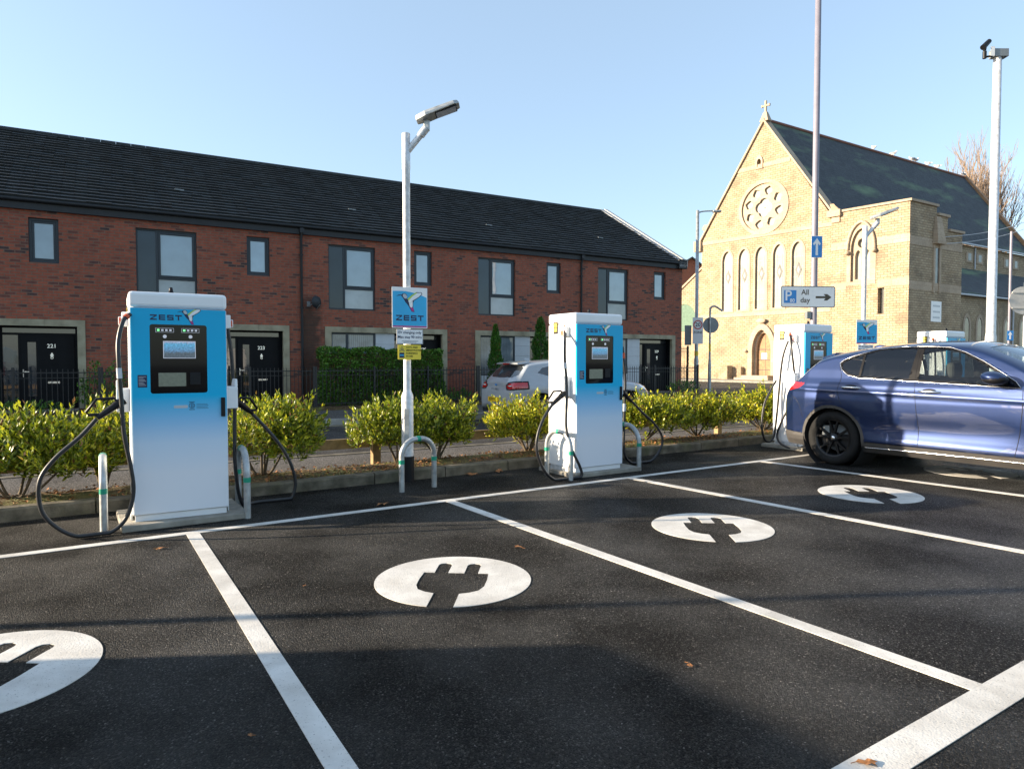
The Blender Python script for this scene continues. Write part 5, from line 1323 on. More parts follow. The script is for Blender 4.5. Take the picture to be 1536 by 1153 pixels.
# bare trees
def bare_tree(label, px, dist, H, seed, spread=1.0, group='bare winter trees behind the church'):
    rng = random.Random(seed); x = (px - CX) / FPX * dist
    t = thing('bare_tree', label, 'tree', (x, dist, -0.3), 0, group)
    tr, cr = MB(), MB()
    def grow(p, d, L, r, lvl):
        pts = [p]; q = p; dd = d
        for k in range(3):
            dd = (dd + Vector((rng.gauss(0, .10), rng.gauss(0, .10), 0.10))).normalized(); q = q + dd * (L / 3); pts.append(q)
        rs = [r * (1 - 0.14 * k) for k in range(4)]
        (tr if lvl < 2 else cr).tube(pts, rs, 6 if lvl < 2 else 3, cap=False, smooth=lvl < 2)
        if lvl >= 6: return
        nb = 4 if lvl in (1, 2) else 3
        for k in range(nb):
            a = rng.uniform(0, 6.28); o = dd.orthogonal().normalized(); w = dd.cross(o)
            sp = rng.uniform(.30, .62) * spread
            nd = (dd + (o * math.cos(a) + w * math.sin(a)) * sp + Vector((0, 0, .18))).normalized()
            st = pts[rng.choice((1, 2, 3, 3))] if lvl > 0 else pts[3]
            grow(st, nd, L * rng.uniform(.60, .80), max(r * .60, 0.020), lvl + 1)
    H *= 1.25
    grow(Vector((0, 0, 0)), Vector((0, 0, 1)), H * .30, H * 0.013, 0)
    tr.build('trunk', 'twig', t, uv=False); cr.build('crown', 'twig', t, uv=False)
bare_tree('bare tree right behind the rear gable of the church', 1470, 92, 25, 1, .8)
bare_tree('bare tree just right of the tall camera pole', 1512, 86, 27, 2, .7)
bare_tree('bare tree at the right edge of the picture', 1550, 80, 27, 3, .75)
bare_tree('thin bare tree farthest back over the church roof end', 1440, 108, 24, 4, .9)
# fallen leaves
def dead_leaf(label, p, s, rz, name='fallen_leaf'):
    rng = random.Random(int(rz * 100)); b = MB(); k = 11; vs = [(0, 0, .012 * s / .06)]
    for i in range(k):
        a = 2 * PI * i / k; r = s * (1.0 if i % 2 == 0 else .55) * (1.3 if i == 0 else 1); vs.append((r * math.cos(a), r * .75 * math.sin(a), rng.uniform(.002, .35 * s)))
    b.add(vs, [(0, i + 1, (i + 1) % k + 1) for i in range(k)], 0, False)
    b.tube([(s * 1.1, 0, .006), (s * 1.8, .01, .004)], .0015, 5)
    o = b.build(name, 'deadleaf', None, uv=False); o.location = p; o.rotation_euler = (0, 0, rz)
    tag(o, label, 'leaf', 'fallen brown leaves on the tarmac')
for i, (px, py, s, lb) in enumerate(((704, 713, .085, 'large crumpled brown leaf against the kerb, right of the near lamp post'), (748, 708, .08, 'large crumpled brown leaf against the kerb, nearer the second charger'), (545, 722, .07, 'brown leaf by the kerb left of the hoop before the lamp post'),
    (575, 757, .06, 'brown leaf just behind the white bay line, left of the lamp post'), (777, 821, .04, 'small brown leaf on the tarmac above the middle plug symbol'), (237, 824, .04, 'small brown leaf beside the bay divider below the nearest charger'),
    (1035, 1000, .021, 'lone tan leaf on open tarmac in the lower middle'), (1303, 1147, .035, 'dark red leaf on the thick white line at the bottom edge'), (457, 879, .013, 'tiny leaf left of the middle plug symbol'), (375, 1104, .013, 'tiny leaf in the big foreground shadow'))):
    q = ground(px, py); q.z = .005; dead_leaf(lb, q, s, i * 1.3 + .2)
# ---------------------------------------------------------------- vehicles (swept shell with cut regions)
def interp(tab, x): return np.interp(x, [a for a, _ in tab], [c for _, c in tab])
def spline2(pts, n):
    P = smooth_path([(x, z, 0) for x, z in pts], 10)
    A = np.array([(p.x, p.y) for p in P]); d = np.concatenate([[0], np.cumsum(np.hypot(*np.diff(A, axis=0).T))])
    s = np.linspace(0, d[-1], n)
    return np.interp(s, d, A[:, 0]), np.interp(s, d, A[:, 1])
def inside(poly, X, Z):
    poly = np.array(poly); r = np.zeros(X.shape, bool); k = len(poly)
    for i in range(k):
        x0, z0 = poly[i]; x1, z1 = poly[(i + 1) % k]
        c = ((z0 > Z) != (z1 > Z)) & (X < (x1 - x0) * (Z - z0) / ((z1 - z0) if z1 != z0 else 1e-9) + x0)
        r ^= c
    return r
def snap(poly, X, Z, mask, thr):
    poly = np.array(poly); k = len(poly)
    bd = np.full(X.shape, 1e9); bx = X.copy(); bz = Z.copy()
    for i in range(k):
        a = poly[i]; e = poly[(i + 1) % k] - a; L = (e ** 2).sum()
        if L < 1e-12: continue
        t = np.clip(((X - a[0]) * e[0] + (Z - a[1]) * e[1]) / L, 0, 1)
        qx, qz = a[0] + t * e[0], a[1] + t * e[1]; d = np.hypot(X - qx, Z - qz)
        m = d < bd; bd[m] = d[m]; bx[m] = qx[m]; bz[m] = qz[m]
    m = mask & (bd < thr)
    X[m] = bx[m]; Z[m] = bz[m]
def rounded(pts, sub=5): # closed smooth polygon
    P = [Vector((x, z, 0)) for x, z in pts]; n = len(P); out = []
    for i in range(n):
        p0, p1, p2, p3 = P[i - 1], P[i], P[(i + 1) % n], P[(i + 2) % n]
        for j in range(sub):
            t = j / sub; q = 0.5 * ((2 * p1) + (p2 - p0) * t + (2 * p0 - 5 * p1 + 4 * p2 - p3) * t * t + (3 * p1 - p0 - 3 * p2 + p3) * t ** 3); out.append((q.x, q.y))
    return out
class Shell:
    def __init__(s, top, side, plan, bottom, rr, n=230, nv=(58, 30), tweak=None, pw=2.5):
        s.top, s.side, s.plan, s.rr, s.tweak, s.bottom, s.pw = top, side, plan, rr, tweak, bottom, pw
        xs, ts = spline2(top, n)
        nb, nt = nv; rows = nb + nt
        X = np.zeros((n, 2 * rows - 1)); Y = X.copy(); Z = X.copy()
        for i in range(n):
            T = ts[i]; x = xs[i]; r = min(s.rr(x), (T - bottom) * 0.7)
            z1 = np.linspace(bottom, T - r, nb, endpoint=False)
            a = np.linspace(0, PI / 2, nt); z2 = T - r + r * np.sin(a)
            z = np.concatenate([z1, z2])
            w = s.width(x, z)
            q = np.clip((z - (T - r)) / r, 0, 1); ro = (1 - q ** s.pw) ** (1 / s.pw)
            ro[-1] = 0
            y = w * ro
            X[i, :rows] = x; Y[i, :rows] = -y; Z[i, :rows] = z
            X[i, rows:] = x; Y[i, rows:] = y[:-1][::-1]; Z[i, rows:] = z[:-1][::-1]
        s.X, s.Y, s.Z, s.n, s.cols = X, Y, Z, n, 2 * rows - 1
        s.xs, s.ts = xs, ts
    def width(s, x, z):
        w = interp(s.side, z) * interp(s.plan, x)
        if s.tweak is not None: w = w + s.tweak(x, z)
        return w
    def surf(s, x, z):           # half width of the side at (x,z)
        o = np.argsort(s.xs); T = np.interp(x, s.xs[o], s.ts[o]); r = s.rr(x)
        q = min(max((z - (T - r)) / r, 0), 1)
        return float(s.width(x, np.array([z]))[0]) * (1 - q ** s.pw) ** (1 / s.pw)
    def cut(s, regions, thr):
        for nm, axes, poly, cond in regions:
            A = s.X if axes[0] == 'x' else np.abs(s.Y)
            B = s.Z if axes[1] == 'z' else np.abs(s.Y)
            mask = cond(s.X, np.abs(s.Y), s.Z)
            A2, B2 = A.copy(), B.copy()
            snap(poly, A2, B2, mask, thr)
            sg = np.sign(s.Y); 
            if axes[0] == 'x': s.X = A2
            else: s.Y = np.where(sg == 0, A2 * 0, sg * A2)
            if axes[1] == 'z': s.Z = B2
            else: s.Y = sg * B2
        f = lambda K: (K[:-1, :-1] + K[1:, :-1] + K[1:, 1:] + K[:-1, 1:]) / 4
        fx, fy, fz = f(s.X), np.abs(f(np.abs(s.Y))), f(s.Z)
        s.reg = np.zeros(fx.shape, int)
        s.names = ['body']
        for nm, axes, poly, cond in regions:
            A = fx if axes[0] == 'x' else fy; B = fz if axes[1] == 'z' else fy
            m = inside(poly, A, B) & cond(fx, fy, fz)
            if nm not in s.names: s.names.append(nm)
            s.reg[m] = s.names.index(nm)
    def part(s, nm, parent, mat, name=None, inset=0.0, half=None, smooth=True, bottomcap=False):
        if nm not in s.names: return None
        idx = s.names.index(nm); m = s.reg == idx
        if half is not None:
            c = np.arange(s.cols - 1)[None, :] < (s.cols - 1) / 2
            m = m & (c if half < 0 else ~c)
        ii, jj = np.nonzero(m)
        if len(ii) == 0: return None
        used = {}; vs = []; fs = []
        def vid(i, j):
            k = i * s.cols + j
            if k not in used:
                used[k] = len(vs); y = s.Y[i, j]
                vs.append((s.X[i, j], y - math.copysign(min(inset, abs(y)), y), s.Z[i, j] - (inset * 0.6 if inset and abs(y) < 0.6 else 0)))
            return used[k]
        for i, j in zip(ii.tolist(), jj.tolist()): fs.append((vid(i, j), vid(i + 1, j), vid(i + 1, j + 1), vid(i, j + 1)))
        b = MB(); b.add(vs, fs, 0, smooth)
        return b.build(name or nm, mat, parent, uv=False)
    def line(s, mb, pts, r, sides=(-1, 1), mat=0, off=0.0, closed=False):
        P = smooth_path([(x, 0, z) for x, z in (list(pts) + ([pts[0]] if closed else []))], 5) if not closed else [Vector((x, 0, z)) for x, z in list(pts) + [pts[0]]]
        for sd in sides:
            mb.tube([(p.x, sd * (s.surf(p.x, p.z) + off), p.z) for p in P], r, 6, mat)
def make_wheel(t, x, y, sgn, R_, w, rimr, five=True, rimmat='rim'):
    W = thing('wheel', None, None); W.parent = t; W.location = (x, y, R_)
    b = MB(); h = w / 2
    b.lathe([(rimr, -h * .8), (rimr + .02, -h * .95), (R_ - .045, -h), (R_ - .012, -h * .82), (R_, -h * .6), (R_, h * .6), (R_ - .012, h * .82), (R_ - .045, h), (rimr + .02, h * .95), (rimr, h * .8)], 48, (0, 0, 0), 'Y')
    b.build('tyre', 'tyre', W, uv=False)
    b = MB(); f = sgn * h * 0.72
    b.lathe([(rimr, sgn * h * .84), (rimr - .018, sgn * h * .80), (rimr - .028, sgn * h * .4), (rimr - .04, -sgn * h * .7)], 48, (0, 0, 0), 'Y')
    b.lathe([(0.0, f * 1.02), (0.06, f), (0.075, f * .6), (0.075, 0)], 20, (0, 0, 0), 'Y')
    for k in range(5):
        for dd in (-0.16, 0.16):
            a = k * 2 * PI / 5 + PI / 2; a1 = a + dd
            p0 = Vector((0.05 * math.cos(a + dd * .5), f * .9, 0.05 * math.sin(a + dd * .5))); p1 = Vector(((rimr - .01) * math.cos(a1 + dd * .6), f * 1.02, (rimr - .01) * math.sin(a1 + dd * .6)))
            n_ = (p1 - p0).cross(Vector((0, 1, 0))).normalized()
            b.hexa([p0 - n_ * .017, p0 + n_ * .017, p1 + n_ * .011, p1 - n_ * .011], [q + Vector((0, -sgn * .03, 0)) for q in (p0 - n_ * .02, p0 + n_ * .02, p1 + n_ * .014, p1 - n_ * .014)])
    b.build('rim', rimmat, W, uv=False)
    b = MB(); b.lathe([(0.0, -sgn * .02), (rimr * .72, -sgn * .02), (rimr * .72, -sgn * .035)], 32, (0, 0, 0), 'Y'); b.box(-rimr * .72, -rimr * .3, -.05, .03, 0.02, 0.16); b.build('brake_disc', 'greymetal', W, uv=False)
    b = MB(); b.lathe([(0, f * 1.06), (0.028, f * 1.05), (0.03, f)], 16, (0, 0, 0), 'Y'); b.build('hub_cap', 'chrome', W, uv=False)
    return W
def seats(t, xs, half=0.37, zb=0.45):
    for x in xs:
        for sd in (-1, 1):
            b = MB(); b.box(x - .02, x + .5, sd * half - .25, sd * half + .25, zb, zb + .18)
            b.hexa([(x - .02, sd * half - .25, zb), (x + .14, sd * half - .25, zb), (x + .14, sd * half + .25, zb), (x - .02, sd * half + .25, zb)], [(x - .26, sd * half - .19, zb + .72), (x - .15, sd * half - .19, zb + .72), (x - .15, sd * half + .19, zb + .72), (x - .26, sd * half + .19, zb + .72)])
            b.box(x - .30, x - .19, sd * half - .13, sd * half + .13, zb + .75, zb + .95)
            b.build('seat', 'interior', t, bevel=0.05, seg=3, uv=False)

# ----- blue SUV
def blue_suv():
    nd = -N
    t = thing('blue_car', 'dark blue metallic sport utility car plugged in and parked in the right hand bay', 'car', rn(9.625, 5.37), math.atan2(nd.y, nd.x))
    top = [(-0.80, 0.34), (-0.885, 0.44), (-0.90, 0.60), (-0.885, 0.78), (-0.85, 0.95), (-0.80, 1.06), (-0.68, 1.20), (-0.50, 1.34), (-0.36, 1.455), (-0.26, 1.515), (0.0, 1.575), (0.4, 1.63), (0.85, 1.668), (1.25, 1.673), (1.6, 1.645), (1.95, 1.52), (2.3, 1.345), (2.6, 1.175), (2.78, 1.10), (3.1, 1.06), (3.4, 0.99), (3.62, 0.89), (3.74, 0.76), (3.78, 0.60), (3.76, 0.42), (3.70, 0.30)]
    side = [(0.22, 0.84), (0.30, 0.905), (0.36, 0.925), (0.50, 0.930), (0.70, 0.944), (0.90, 0.948), (1.02, 0.940), (1.10, 0.918), (1.18, 0.880), (1.30, 0.835), (1.45, 0.770), (1.56, 0.715), (1.70, 0.66)]
    plan = [(-0.91, 0.52), (-0.885, 0.66), (-0.84, 0.78), (-0.76, 0.875), (-0.62, 0.945), (-0.40, 0.985), (0.0, 1.0), (2.4, 1.0), (3.0, 0.985), (3.4, 0.93), (3.65, 0.80), (3.76, 0.62), (3.80, 0.5)]
    def tweak(x, z):
        m = 1 / (1 + np.exp(-(x - 0.62) / 0.10)) / (1 + np.exp((x - 2.25) / 0.12))
        haunch = 0.022 * np.exp(-((x - 0.05) / 0.5) ** 2) * np.exp(-((z - 0.88) / 0.16) ** 2)
        crease = 0.010 * np.exp(-((z - (1.02 - 0.02 * x)) / 0.025) ** 2)
        return m * (-0.022 * np.exp(-((z - (0.56 + 0.02 * x)) / 0.12) ** 2) + 0.006 * np.exp(-((z - 0.39) / 0.03) ** 2)) + haunch + crease
    S = Shell(top, side, plan, 0.22, lambda x: float(np.interp(x, [-0.9, -0.6, -0.3, 0.2, 1.7, 2.6, 3.0, 3.8], [0.22, 0.20, 0.13, 0.115, 0.11, 0.13, 0.20, 0.25])), n=330, nv=(84, 30), tweak=tweak, pw=2.2)
    sd = lambda X, Y, Z: Y > 0.55
    arcA = lambda cx, r, n=40: [(cx + r * math.cos(a), 0.365 + r * math.sin(a)) for a in [2 * PI * i / n for i in range(n)]]
    qg = rounded([(0.08, 1.37), (0.20, 1.255), (0.345, 1.205), (0.345, 1.30), (0.345, 1.475), (0.20, 1.44)], 3)
    qg = [(0.06, 1.375), (0.10, 1.31), (0.20, 1.245), (0.335, 1.215), (0.335, 1.495), (0.20, 1.455), (0.11, 1.415)]
    rw = [(0.365, 1.213), (0.98, 1.187), (1.005, 1.57), (0.80, 1.573), (0.55, 1.552), (0.365, 1.506)]
    fw = [(1.10, 1.185), (2.13, 1.140), (2.10, 1.175), (1.95, 1.27), (1.75, 1.395), (1.55, 1.500), (1.38, 1.557), (1.20, 1.572), (1.085, 1.573)]
    ring = [(0.035, 1.385), (0.08, 1.30), (0.18, 1.228), (0.34, 1.192), (1.0, 1.166), (2.19, 1.118), (2.13, 1.19), (1.97, 1.295), (1.77, 1.418), (1.56, 1.523), (1.38, 1.582), (1.10, 1.600), (0.80, 1.597), (0.53, 1.575), (0.33, 1.522), (0.18, 1.475), (0.08, 1.43)]
    lamp = [(-0.86, 1.02), (-0.83, 1.085), (-0.62, 1.125), (-0.42, 1.105), (-0.50, 1.04), (-0.66, 1.0)]
    regs = [('window_surround', 'xz', ring, sd), ('quarter_glass', 'xz', qg, sd), ('rear_door_glass', 'xz', rw, sd), ('front_door_glass', 'xz', fw, sd),
            ('tail_lamp', 'xz', lamp, lambda X, Y, Z: (Y > 0.28)),
            ('sill_cladding', 'xz', [(-1.2, 0.0), (4, 0.0), (4, 0.355), (2.3, 0.355), (0.45, 0.355), (-1.2, 0.44)], lambda X, Y, Z: Y > 0.2),
            ('wheel_arch_trim', 'xz', arcA(0.0, 0.455), lambda X, Y, Z: (Y > 0.6)), ('wheel_arch_trim', 'xz', arcA(2.82, 0.455), lambda X, Y, Z: (Y > 0.6)),
            ('hole', 'xz', arcA(0.0, 0.415), lambda X, Y, Z: (Y > 0.5)), ('hole', 'xz', arcA(2.82, 0.415), lambda X, Y, Z: (Y > 0.5)),
            ('windscreen', 'xy', [(1.73, 0.0), (1.73, 0.52), (1.80, 0.585), (2.72, 0.70), (2.74, 0.0), (2.0, -0.05)], lambda X, Y, Z: (Z > 1.10) & (X > 1.6)),
            ('rear_window', 'xy', [(-0.70, -0.05), (-0.70, 0.50), (-0.36, 0.55), (-0.36, -0.05)], lambda X, Y, Z: (Z > 1.05) & (X < 0))]
    S.cut(regs, 0.011)
    bd = S.part('body', t, 'bluepaint', 'body')
    S.part('sill_cladding', t, 'cladding', 'sill_cladding')
    full = S.reg.copy(); xm_ = (S.X[:-1, :-1] + S.X[1:, 1:]) / 2; k_ = S.names.index('wheel_arch_trim')
    for fr_ in (0, 1):
        S.reg = np.where((full == k_) & ((xm_ > 1.4) == bool(fr_)), k_, np.where(full == k_, -1, full))
        for h_ in (-1, 1): S.part('wheel_arch_trim', t, 'cladding', 'wheel_arch_trim', 0, h_)
    S.reg = full
    S.part('window_surround', t, 'pillar', 'window_surround')
    for h_ in (-1, 1):
        S.part('quarter_glass', t, 'privacy', 'quarter_glass', 0.006, h_); S.part('rear_door_glass', t, 'privacy', 'rear_door_glass', 0.006, h_)
        S.part('front_door_glass', t, 'carglass', 'front_door_glass', 0.006, h_); S.part('tail_lamp', t, 'redlamp', 'tail_lamp', 0.0, h_)
    S.part('windscreen', t, 'windscreen', 'windscreen', 0.004); S.part('rear_window', t, 'privacy', 'rear_window', 0.004)
    b = MB(); S.line(b, ring, 0.0045, off=0.001, closed=True); b.build('chrome_trim', 'chrome', t, uv=False)
    b = MB()
    S.line(b, [(0.04, 1.36), (0.10, 1.20), (0.09, 1.05), (0.12, 0.93), (0.16, 0.84)], 0.0035, off=-0.001)
    S.line(b, [(1.035, 1.585), (1.05, 1.30), (1.09, 1.0), (1.12, 0.70), (1.13, 0.50), (1.125, 0.36)], 0.004, off=-0.001)
    S.line(b, [(0.47, 0.40), (0.50, 0.36), (1.12, 0.357), (2.16, 0.357)], 0.004, off=-0.001)
    S.line(b, [(2.15, 0.36), (2.19, 0.6), (2.22, 0.9), (2.21, 1.1)], 0.004, off=-0.001)
    S.line(b, [(-0.80, 0.95), (-0.62, 0.92), (-0.50, 0.80), (-0.44, 0.62)], 0.003, off=-0.001)
    b.build('shut_lines', 'black', t, uv=False)
    b = MB(); S.line(b, [(0.46, 0.285), (1.2, 0.30), (2.25, 0.30)], 0.006, off=0.002); b.build('sill_strip', 'chrome', t, uv=False)
    for sdn in (-1, 1):
        for x, z in ((0.27, 1.065), (1.26, 1.045)):
            b = MB(); y = S.surf(x, z)
            b.tube(smooth_path([(x - .14, sdn * (y - .01), z), (x - .09, sdn * (y + .028), z + .002), (x + .05, sdn * (y + .032), z + .002), (x + .13, sdn * (y - .008), z - .002)], 5), [0.008 + .008 * math.sin(PI * i / 15) for i in range(16)], 8)
            b.build('door_handle', 'bluepaint' if sdn > 0 else 'chrome', t, uv=False)
            b = MB(); b.ell((x - .01, sdn * (y - .012), z + .004), (0.10, 0.016, 0.034), 16, 8); b.build('handle_recess', 'black', t, uv=False)
        W = MB()
        W.ell((1.98, sdn * 1.05, 1.235), (0.13, 0.125, 0.068), 20, 12, 0, Matrix.Rotation(rad(8), 3, 'Y'))
        m = W.build('door_mirror', 'bluepaint', t, uv=False)
        b = MB(); b.tube([(2.02, sdn * 0.86, 1.165), (2.0, sdn * 0.98, 1.195)], [0.035, 0.03], 8); b.ell((1.99, sdn * 1.05, 1.215), (0.128, 0.122, 0.062), 16, 10); b.build('mirror_base', 'black', m, uv=False)
    for x in (0.0, 2.82):
        for sdn in (-1, 1):
            make_wheel(t, x, sdn * 0.795, sdn, 0.367, 0.25, 0.255)
            b = MB(); b.lathe([(0.43, sdn * 0.45), (0.432, sdn * 0.91)], 40, (x, 0, 0.365), 'Y', 0); b.lathe([(0.0, sdn * .46), (0.43, sdn * 0.45)], 30, (x, 0, 0.365), 'Y', 0); b.build('wheel_well', 'interior', t, uv=False)
    seats(t, (0.55, 1.52))
    b = MB(); b.box(-0.6, 2.6, -0.80, 0.80, 0.24, 0.42); b.box(2.0, 2.6, -0.75, 0.75, 0.5, 1.02); b.box(-0.78, -0.1, -0.7, 0.7, 0.42, 0.98); b.build('cabin_floor', 'interior', t, uv=False)
    b = MB(); b.tube([(1.93 + 0.06 * math.sin(a), -0.37 + 0.18 * math.cos(a), 0.98 + 0.17 * math.sin(a)) for a in [2 * PI * i / 20 for i in range(21)]], 0.015, 6); b.build('steering_wheel', 'black', t, uv=False)
    b = MB(); b.ell((0.15, 0, 1.60), (0.10, 0.018, 0.045), 12, 8); b.build('roof_aerial', 'bluepaint', t, uv=False)
    b = MB(); b.hexa([(-0.42, -0.50, 1.445), (-0.2, -0.54, 1.50), (-0.2, 0.54, 1.50), (-0.42, 0.50, 1.445)], [(-0.43, -0.48, 1.468), (-0.2, -0.50, 1.538), (-0.2, 0.50, 1.538), (-0.43, 0.48, 1.468)]); b.build('spoiler', 'bluepaint', t, bevel=0.006, uv=False)
    b = MB(); b.tube([(-0.86, -0.52, 0.30), (-0.72, -0.52, 0.30)], 0.05, 14); b.tube([(-0.86, 0.52, 0.30), (-0.72, 0.52, 0.30)], 0.05, 14); b.build('exhaust_tips', 'chrome', t, uv=False)
    b = MB(); b.box(-0.905, -0.89, -0.26, 0.26, 0.56, 0.67); b.build('number_plate', 'numplate', t, uv=False)
    return t
blue_suv()

# ----- pale grey hatchback across the road (rear three quarter view)
def grey_hatch():
    q = hs(10.62 + 0.82, -6.35, -0.10)
    t = thing('grey_car', 'pale grey hatchback with yellow number plate parked across the road', 'car', q, HROT - rad(1.5)); t.scale = (1.06, 1.03, 1.03)
    top = [(-0.66, 0.30), (-0.76, 0.38), (-0.78, 0.55), (-0.76, 0.72), (-0.72, 0.86), (-0.70, 0.98), (-0.62, 1.06), (-0.46, 1.22), (-0.30, 1.38), (-0.20, 1.44), (0.1, 1.475), (0.6, 1.51), (1.1, 1.515), (1.5, 1.46), (1.9, 1.28), (2.3, 1.08), (2.5, 1.02), (2.9, 0.97), (3.2, 0.86), (3.34, 0.72), (3.39, 0.55), (3.36, 0.38), (3.30, 0.28)]
    side = [(0.22, 0.80), (0.32, 0.87), (0.5, 0.895), (0.75, 0.90), (0.90, 0.89), (1.0, 0.855), (1.1, 0.81), (1.3, 0.71), (1.45, 0.64), (1.55, 0.60)]
    plan = [(-0.79, 0.72), (-0.75, 0.85), (-0.68, 0.92), (-0.5, 0.97), (0.0, 1.0), (2.3, 1.0), (2.8, .97), (3.1, .90), (3.3, .76), (3.4, .6)]
    def tweak(x, z): return 0.035 * np.exp(-((x - 0.0) / 0.42) ** 2) * np.exp(-((z - 0.82) / 0.15) ** 2) + 0.03 * np.exp(-((x - 2.59) / 0.42) ** 2) * np.exp(-((z - 0.78) / 0.15) ** 2)
    S = Shell(top, side, plan, 0.22, lambda x: float(np.interp(x, [-0.8, -0.6, -0.3, 0.2, 1.5, 2.4, 3.4], [0.14, 0.16, 0.12, 0.11, 0.11, 0.16, 0.25])), n=230, nv=(56, 34), tweak=tweak, pw=2.6)
    sd = lambda X, Y, Z: (Y > 0.5) & (X > -0.6)
    arcA = lambda cx, r, n=36: [(cx + r * math.cos(a), 0.34 + r * math.sin(a)) for a in [2 * PI * i / n for i in range(n)]]
    rear = lambda X, Y, Z: X < -0.15
    regs = [('window_surround', 'xz', [(-0.12, 1.18), (0.30, 1.05), (1.0, 1.02), (2.0, 1.0), (1.75, 1.16), (1.35, 1.36), (1.0, 1.41), (0.4, 1.40), (0.1, 1.34)], sd),
            ('side_window', 'xz', [(-0.04, 1.19), (0.30, 1.09), (0.42, 1.075), (0.42, 1.365), (0.12, 1.31)], sd), ('side_window', 'xz', [(0.46, 1.075), (1.0, 1.06), (1.0, 1.38), (0.46, 1.37)], sd), ('side_window', 'xz', [(1.08, 1.06), (1.86, 1.04), (1.68, 1.15), (1.32, 1.33), (1.08, 1.375)], sd),
            ('rear_window', 'yz', [(-0.05, 1.07), (0.50, 1.08), (0.66, 1.14), (0.60, 1.30), (0.50, 1.355), (-0.05, 1.36)], rear),
            ('lamp_surround', 'yz', [(0.46, 0.87), (0.54, 0.965), (0.74, 1.00), (0.97, 1.0), (0.97, 0.82), (0.74, 0.78), (0.54, 0.79)], lambda X, Y, Z: X < -0.33),
            ('tail_lamp', 'yz', [(0.50, 0.87), (0.58, 0.935), (0.74, 0.965), (0.95, 0.97), (0.95, 0.85), (0.74, 0.81), (0.58, 0.82)], lambda X, Y, Z: X < -0.35),
            ('rear_diffuser', 'yz', [(-0.05, 0.1), (0.72, 0.1), (0.66, 0.42), (-0.05, 0.42)], lambda X, Y, Z: X < -0.4),
            ('hole', 'xz', arcA(0.0, 0.385), lambda X, Y, Z: (Y > 0.5)), ('hole', 'xz', arcA(2.59, 0.385), lambda X, Y, Z: (Y > 0.5)),
            ('headlamp', 'xz', [(2.85, 0.88), (3.22, 0.80), (3.34, 0.68), (3.20, 0.70), (2.9, 0.80)], lambda X, Y, Z: Y > 0.45),
            ('windscreen', 'xy', [(1.45, -0.05), (1.45, 0.5), (2.4, 0.68), (2.42, -0.05)], lambda X, Y, Z: (Z > 1.0) & (X > 1.3))]
    S.cut(regs, 0.016)
    S.part('body', t, 'greypaint', 'body'); S.part('window_surround', t, 'greypaint', 'window_pillars')
    S.part('rear_window', t, M['pane_dark'], 'rear_window'); S.part('windscreen', t, M['pane_dark'], 'windscreen'); S.part('rear_diffuser', t, 'greymetal', 'rear_diffuser')
    for h_ in (-1, 1):
        S.part('side_window', t, M['pane_dark'], 'side_window', 0.0, h_); S.part('tail_lamp', t, 'redlamp', 'tail_lamp', 0.0, h_); S.part('lamp_surround', t, 'black', 'lamp_surround', 0.0, h_); S.part('headlamp', t, 'chrome', 'headlamp', 0.0, h_)
        b = MB()
        b.ell((-0.705, h_ * 0.66, 0.885), (0.02, 0.10, 0.016), 12, 6); b.build('lamp_bar', 'panel', t, uv=False)
    b = MB(); b.hexa([(-0.44, -0.54, 1.385), (-0.15, -0.58, 1.41), (-0.15, 0.58, 1.41), (-0.44, 0.54, 1.385)], [(-0.45, -0.52, 1.425), (-0.15, -0.54, 1.468), (-0.15, 0.54, 1.468), (-0.45, 0.52, 1.425)]); b.build('spoiler', 'greypaint', t, bevel=0.008, uv=False)
    b = MB(); b.box(-0.465, -0.450, -0.16, 0.16, 1.39, 1.415); b.build('brake_light', 'redlamp', t, uv=False)
    b = MB(); b.box(-0.815, -0.765, -0.26, 0.26, 0.50, 0.61); p = b.build('number_plate', 'numplate', t, uv=False)
    text('AJ24 FTX', 0.115, 'black', p, (-0.817, 0, 0.555), rot=(PI / 2, 0, -PI / 2), sx=0.85)
    b = MB(); b.ell((-0.735, 0, 0.90), (0.012, 0.05, 0.022), 12, 6)
    b.build('badge', 'blue', t, uv=False)
    text('P U M A', 0.07, 'greymetal', t, (-0.757, 0, 0.80), rot=(PI / 2, 0, -PI / 2), sx=1.5)
    b = MB(); b.ell((0.1, 0, 1.49), (0.09, 0.018, 0.05), 10, 6); b.build('roof_aerial', 'greypaint', t, uv=False)
    b = MB()
    for sdn in (-1, 1): b.ell((1.85, sdn * 0.95, 1.06), (0.09, 0.10, 0.07), 12, 8)
    b.build('door_mirrors', 'greypaint', t, uv=False)
    b = MB(); S.line(b, [(1.04, 1.39), (1.06, 1.0), (1.08, 0.6), (1.08, 0.34)], 0.004, off=-.001); S.line(b, [(0.34, 1.05), (0.44, 0.8), (0.44, 0.6)], 0.004, off=-.001); S.line(b, [(2.05, 1.0), (2.1, .6), (2.08, .34)], 0.004, off=-.001); b.build('shut_lines', 'black', t, uv=False)
    for x in (0.0, 2.59):
        for sdn in (-1, 1):
            make_wheel(t, x, sdn * 0.775, sdn, 0.335, 0.21, 0.225, rimmat='greymetal')
            b = MB(); b.lathe([(0.0, sdn * .5), (0.39, sdn * .5), (0.392, sdn * 0.87)], 30, (x, 0, 0.34), 'Y'); b.build('wheel_well', 'interior', t, uv=False)
    return t
grey_hatch()

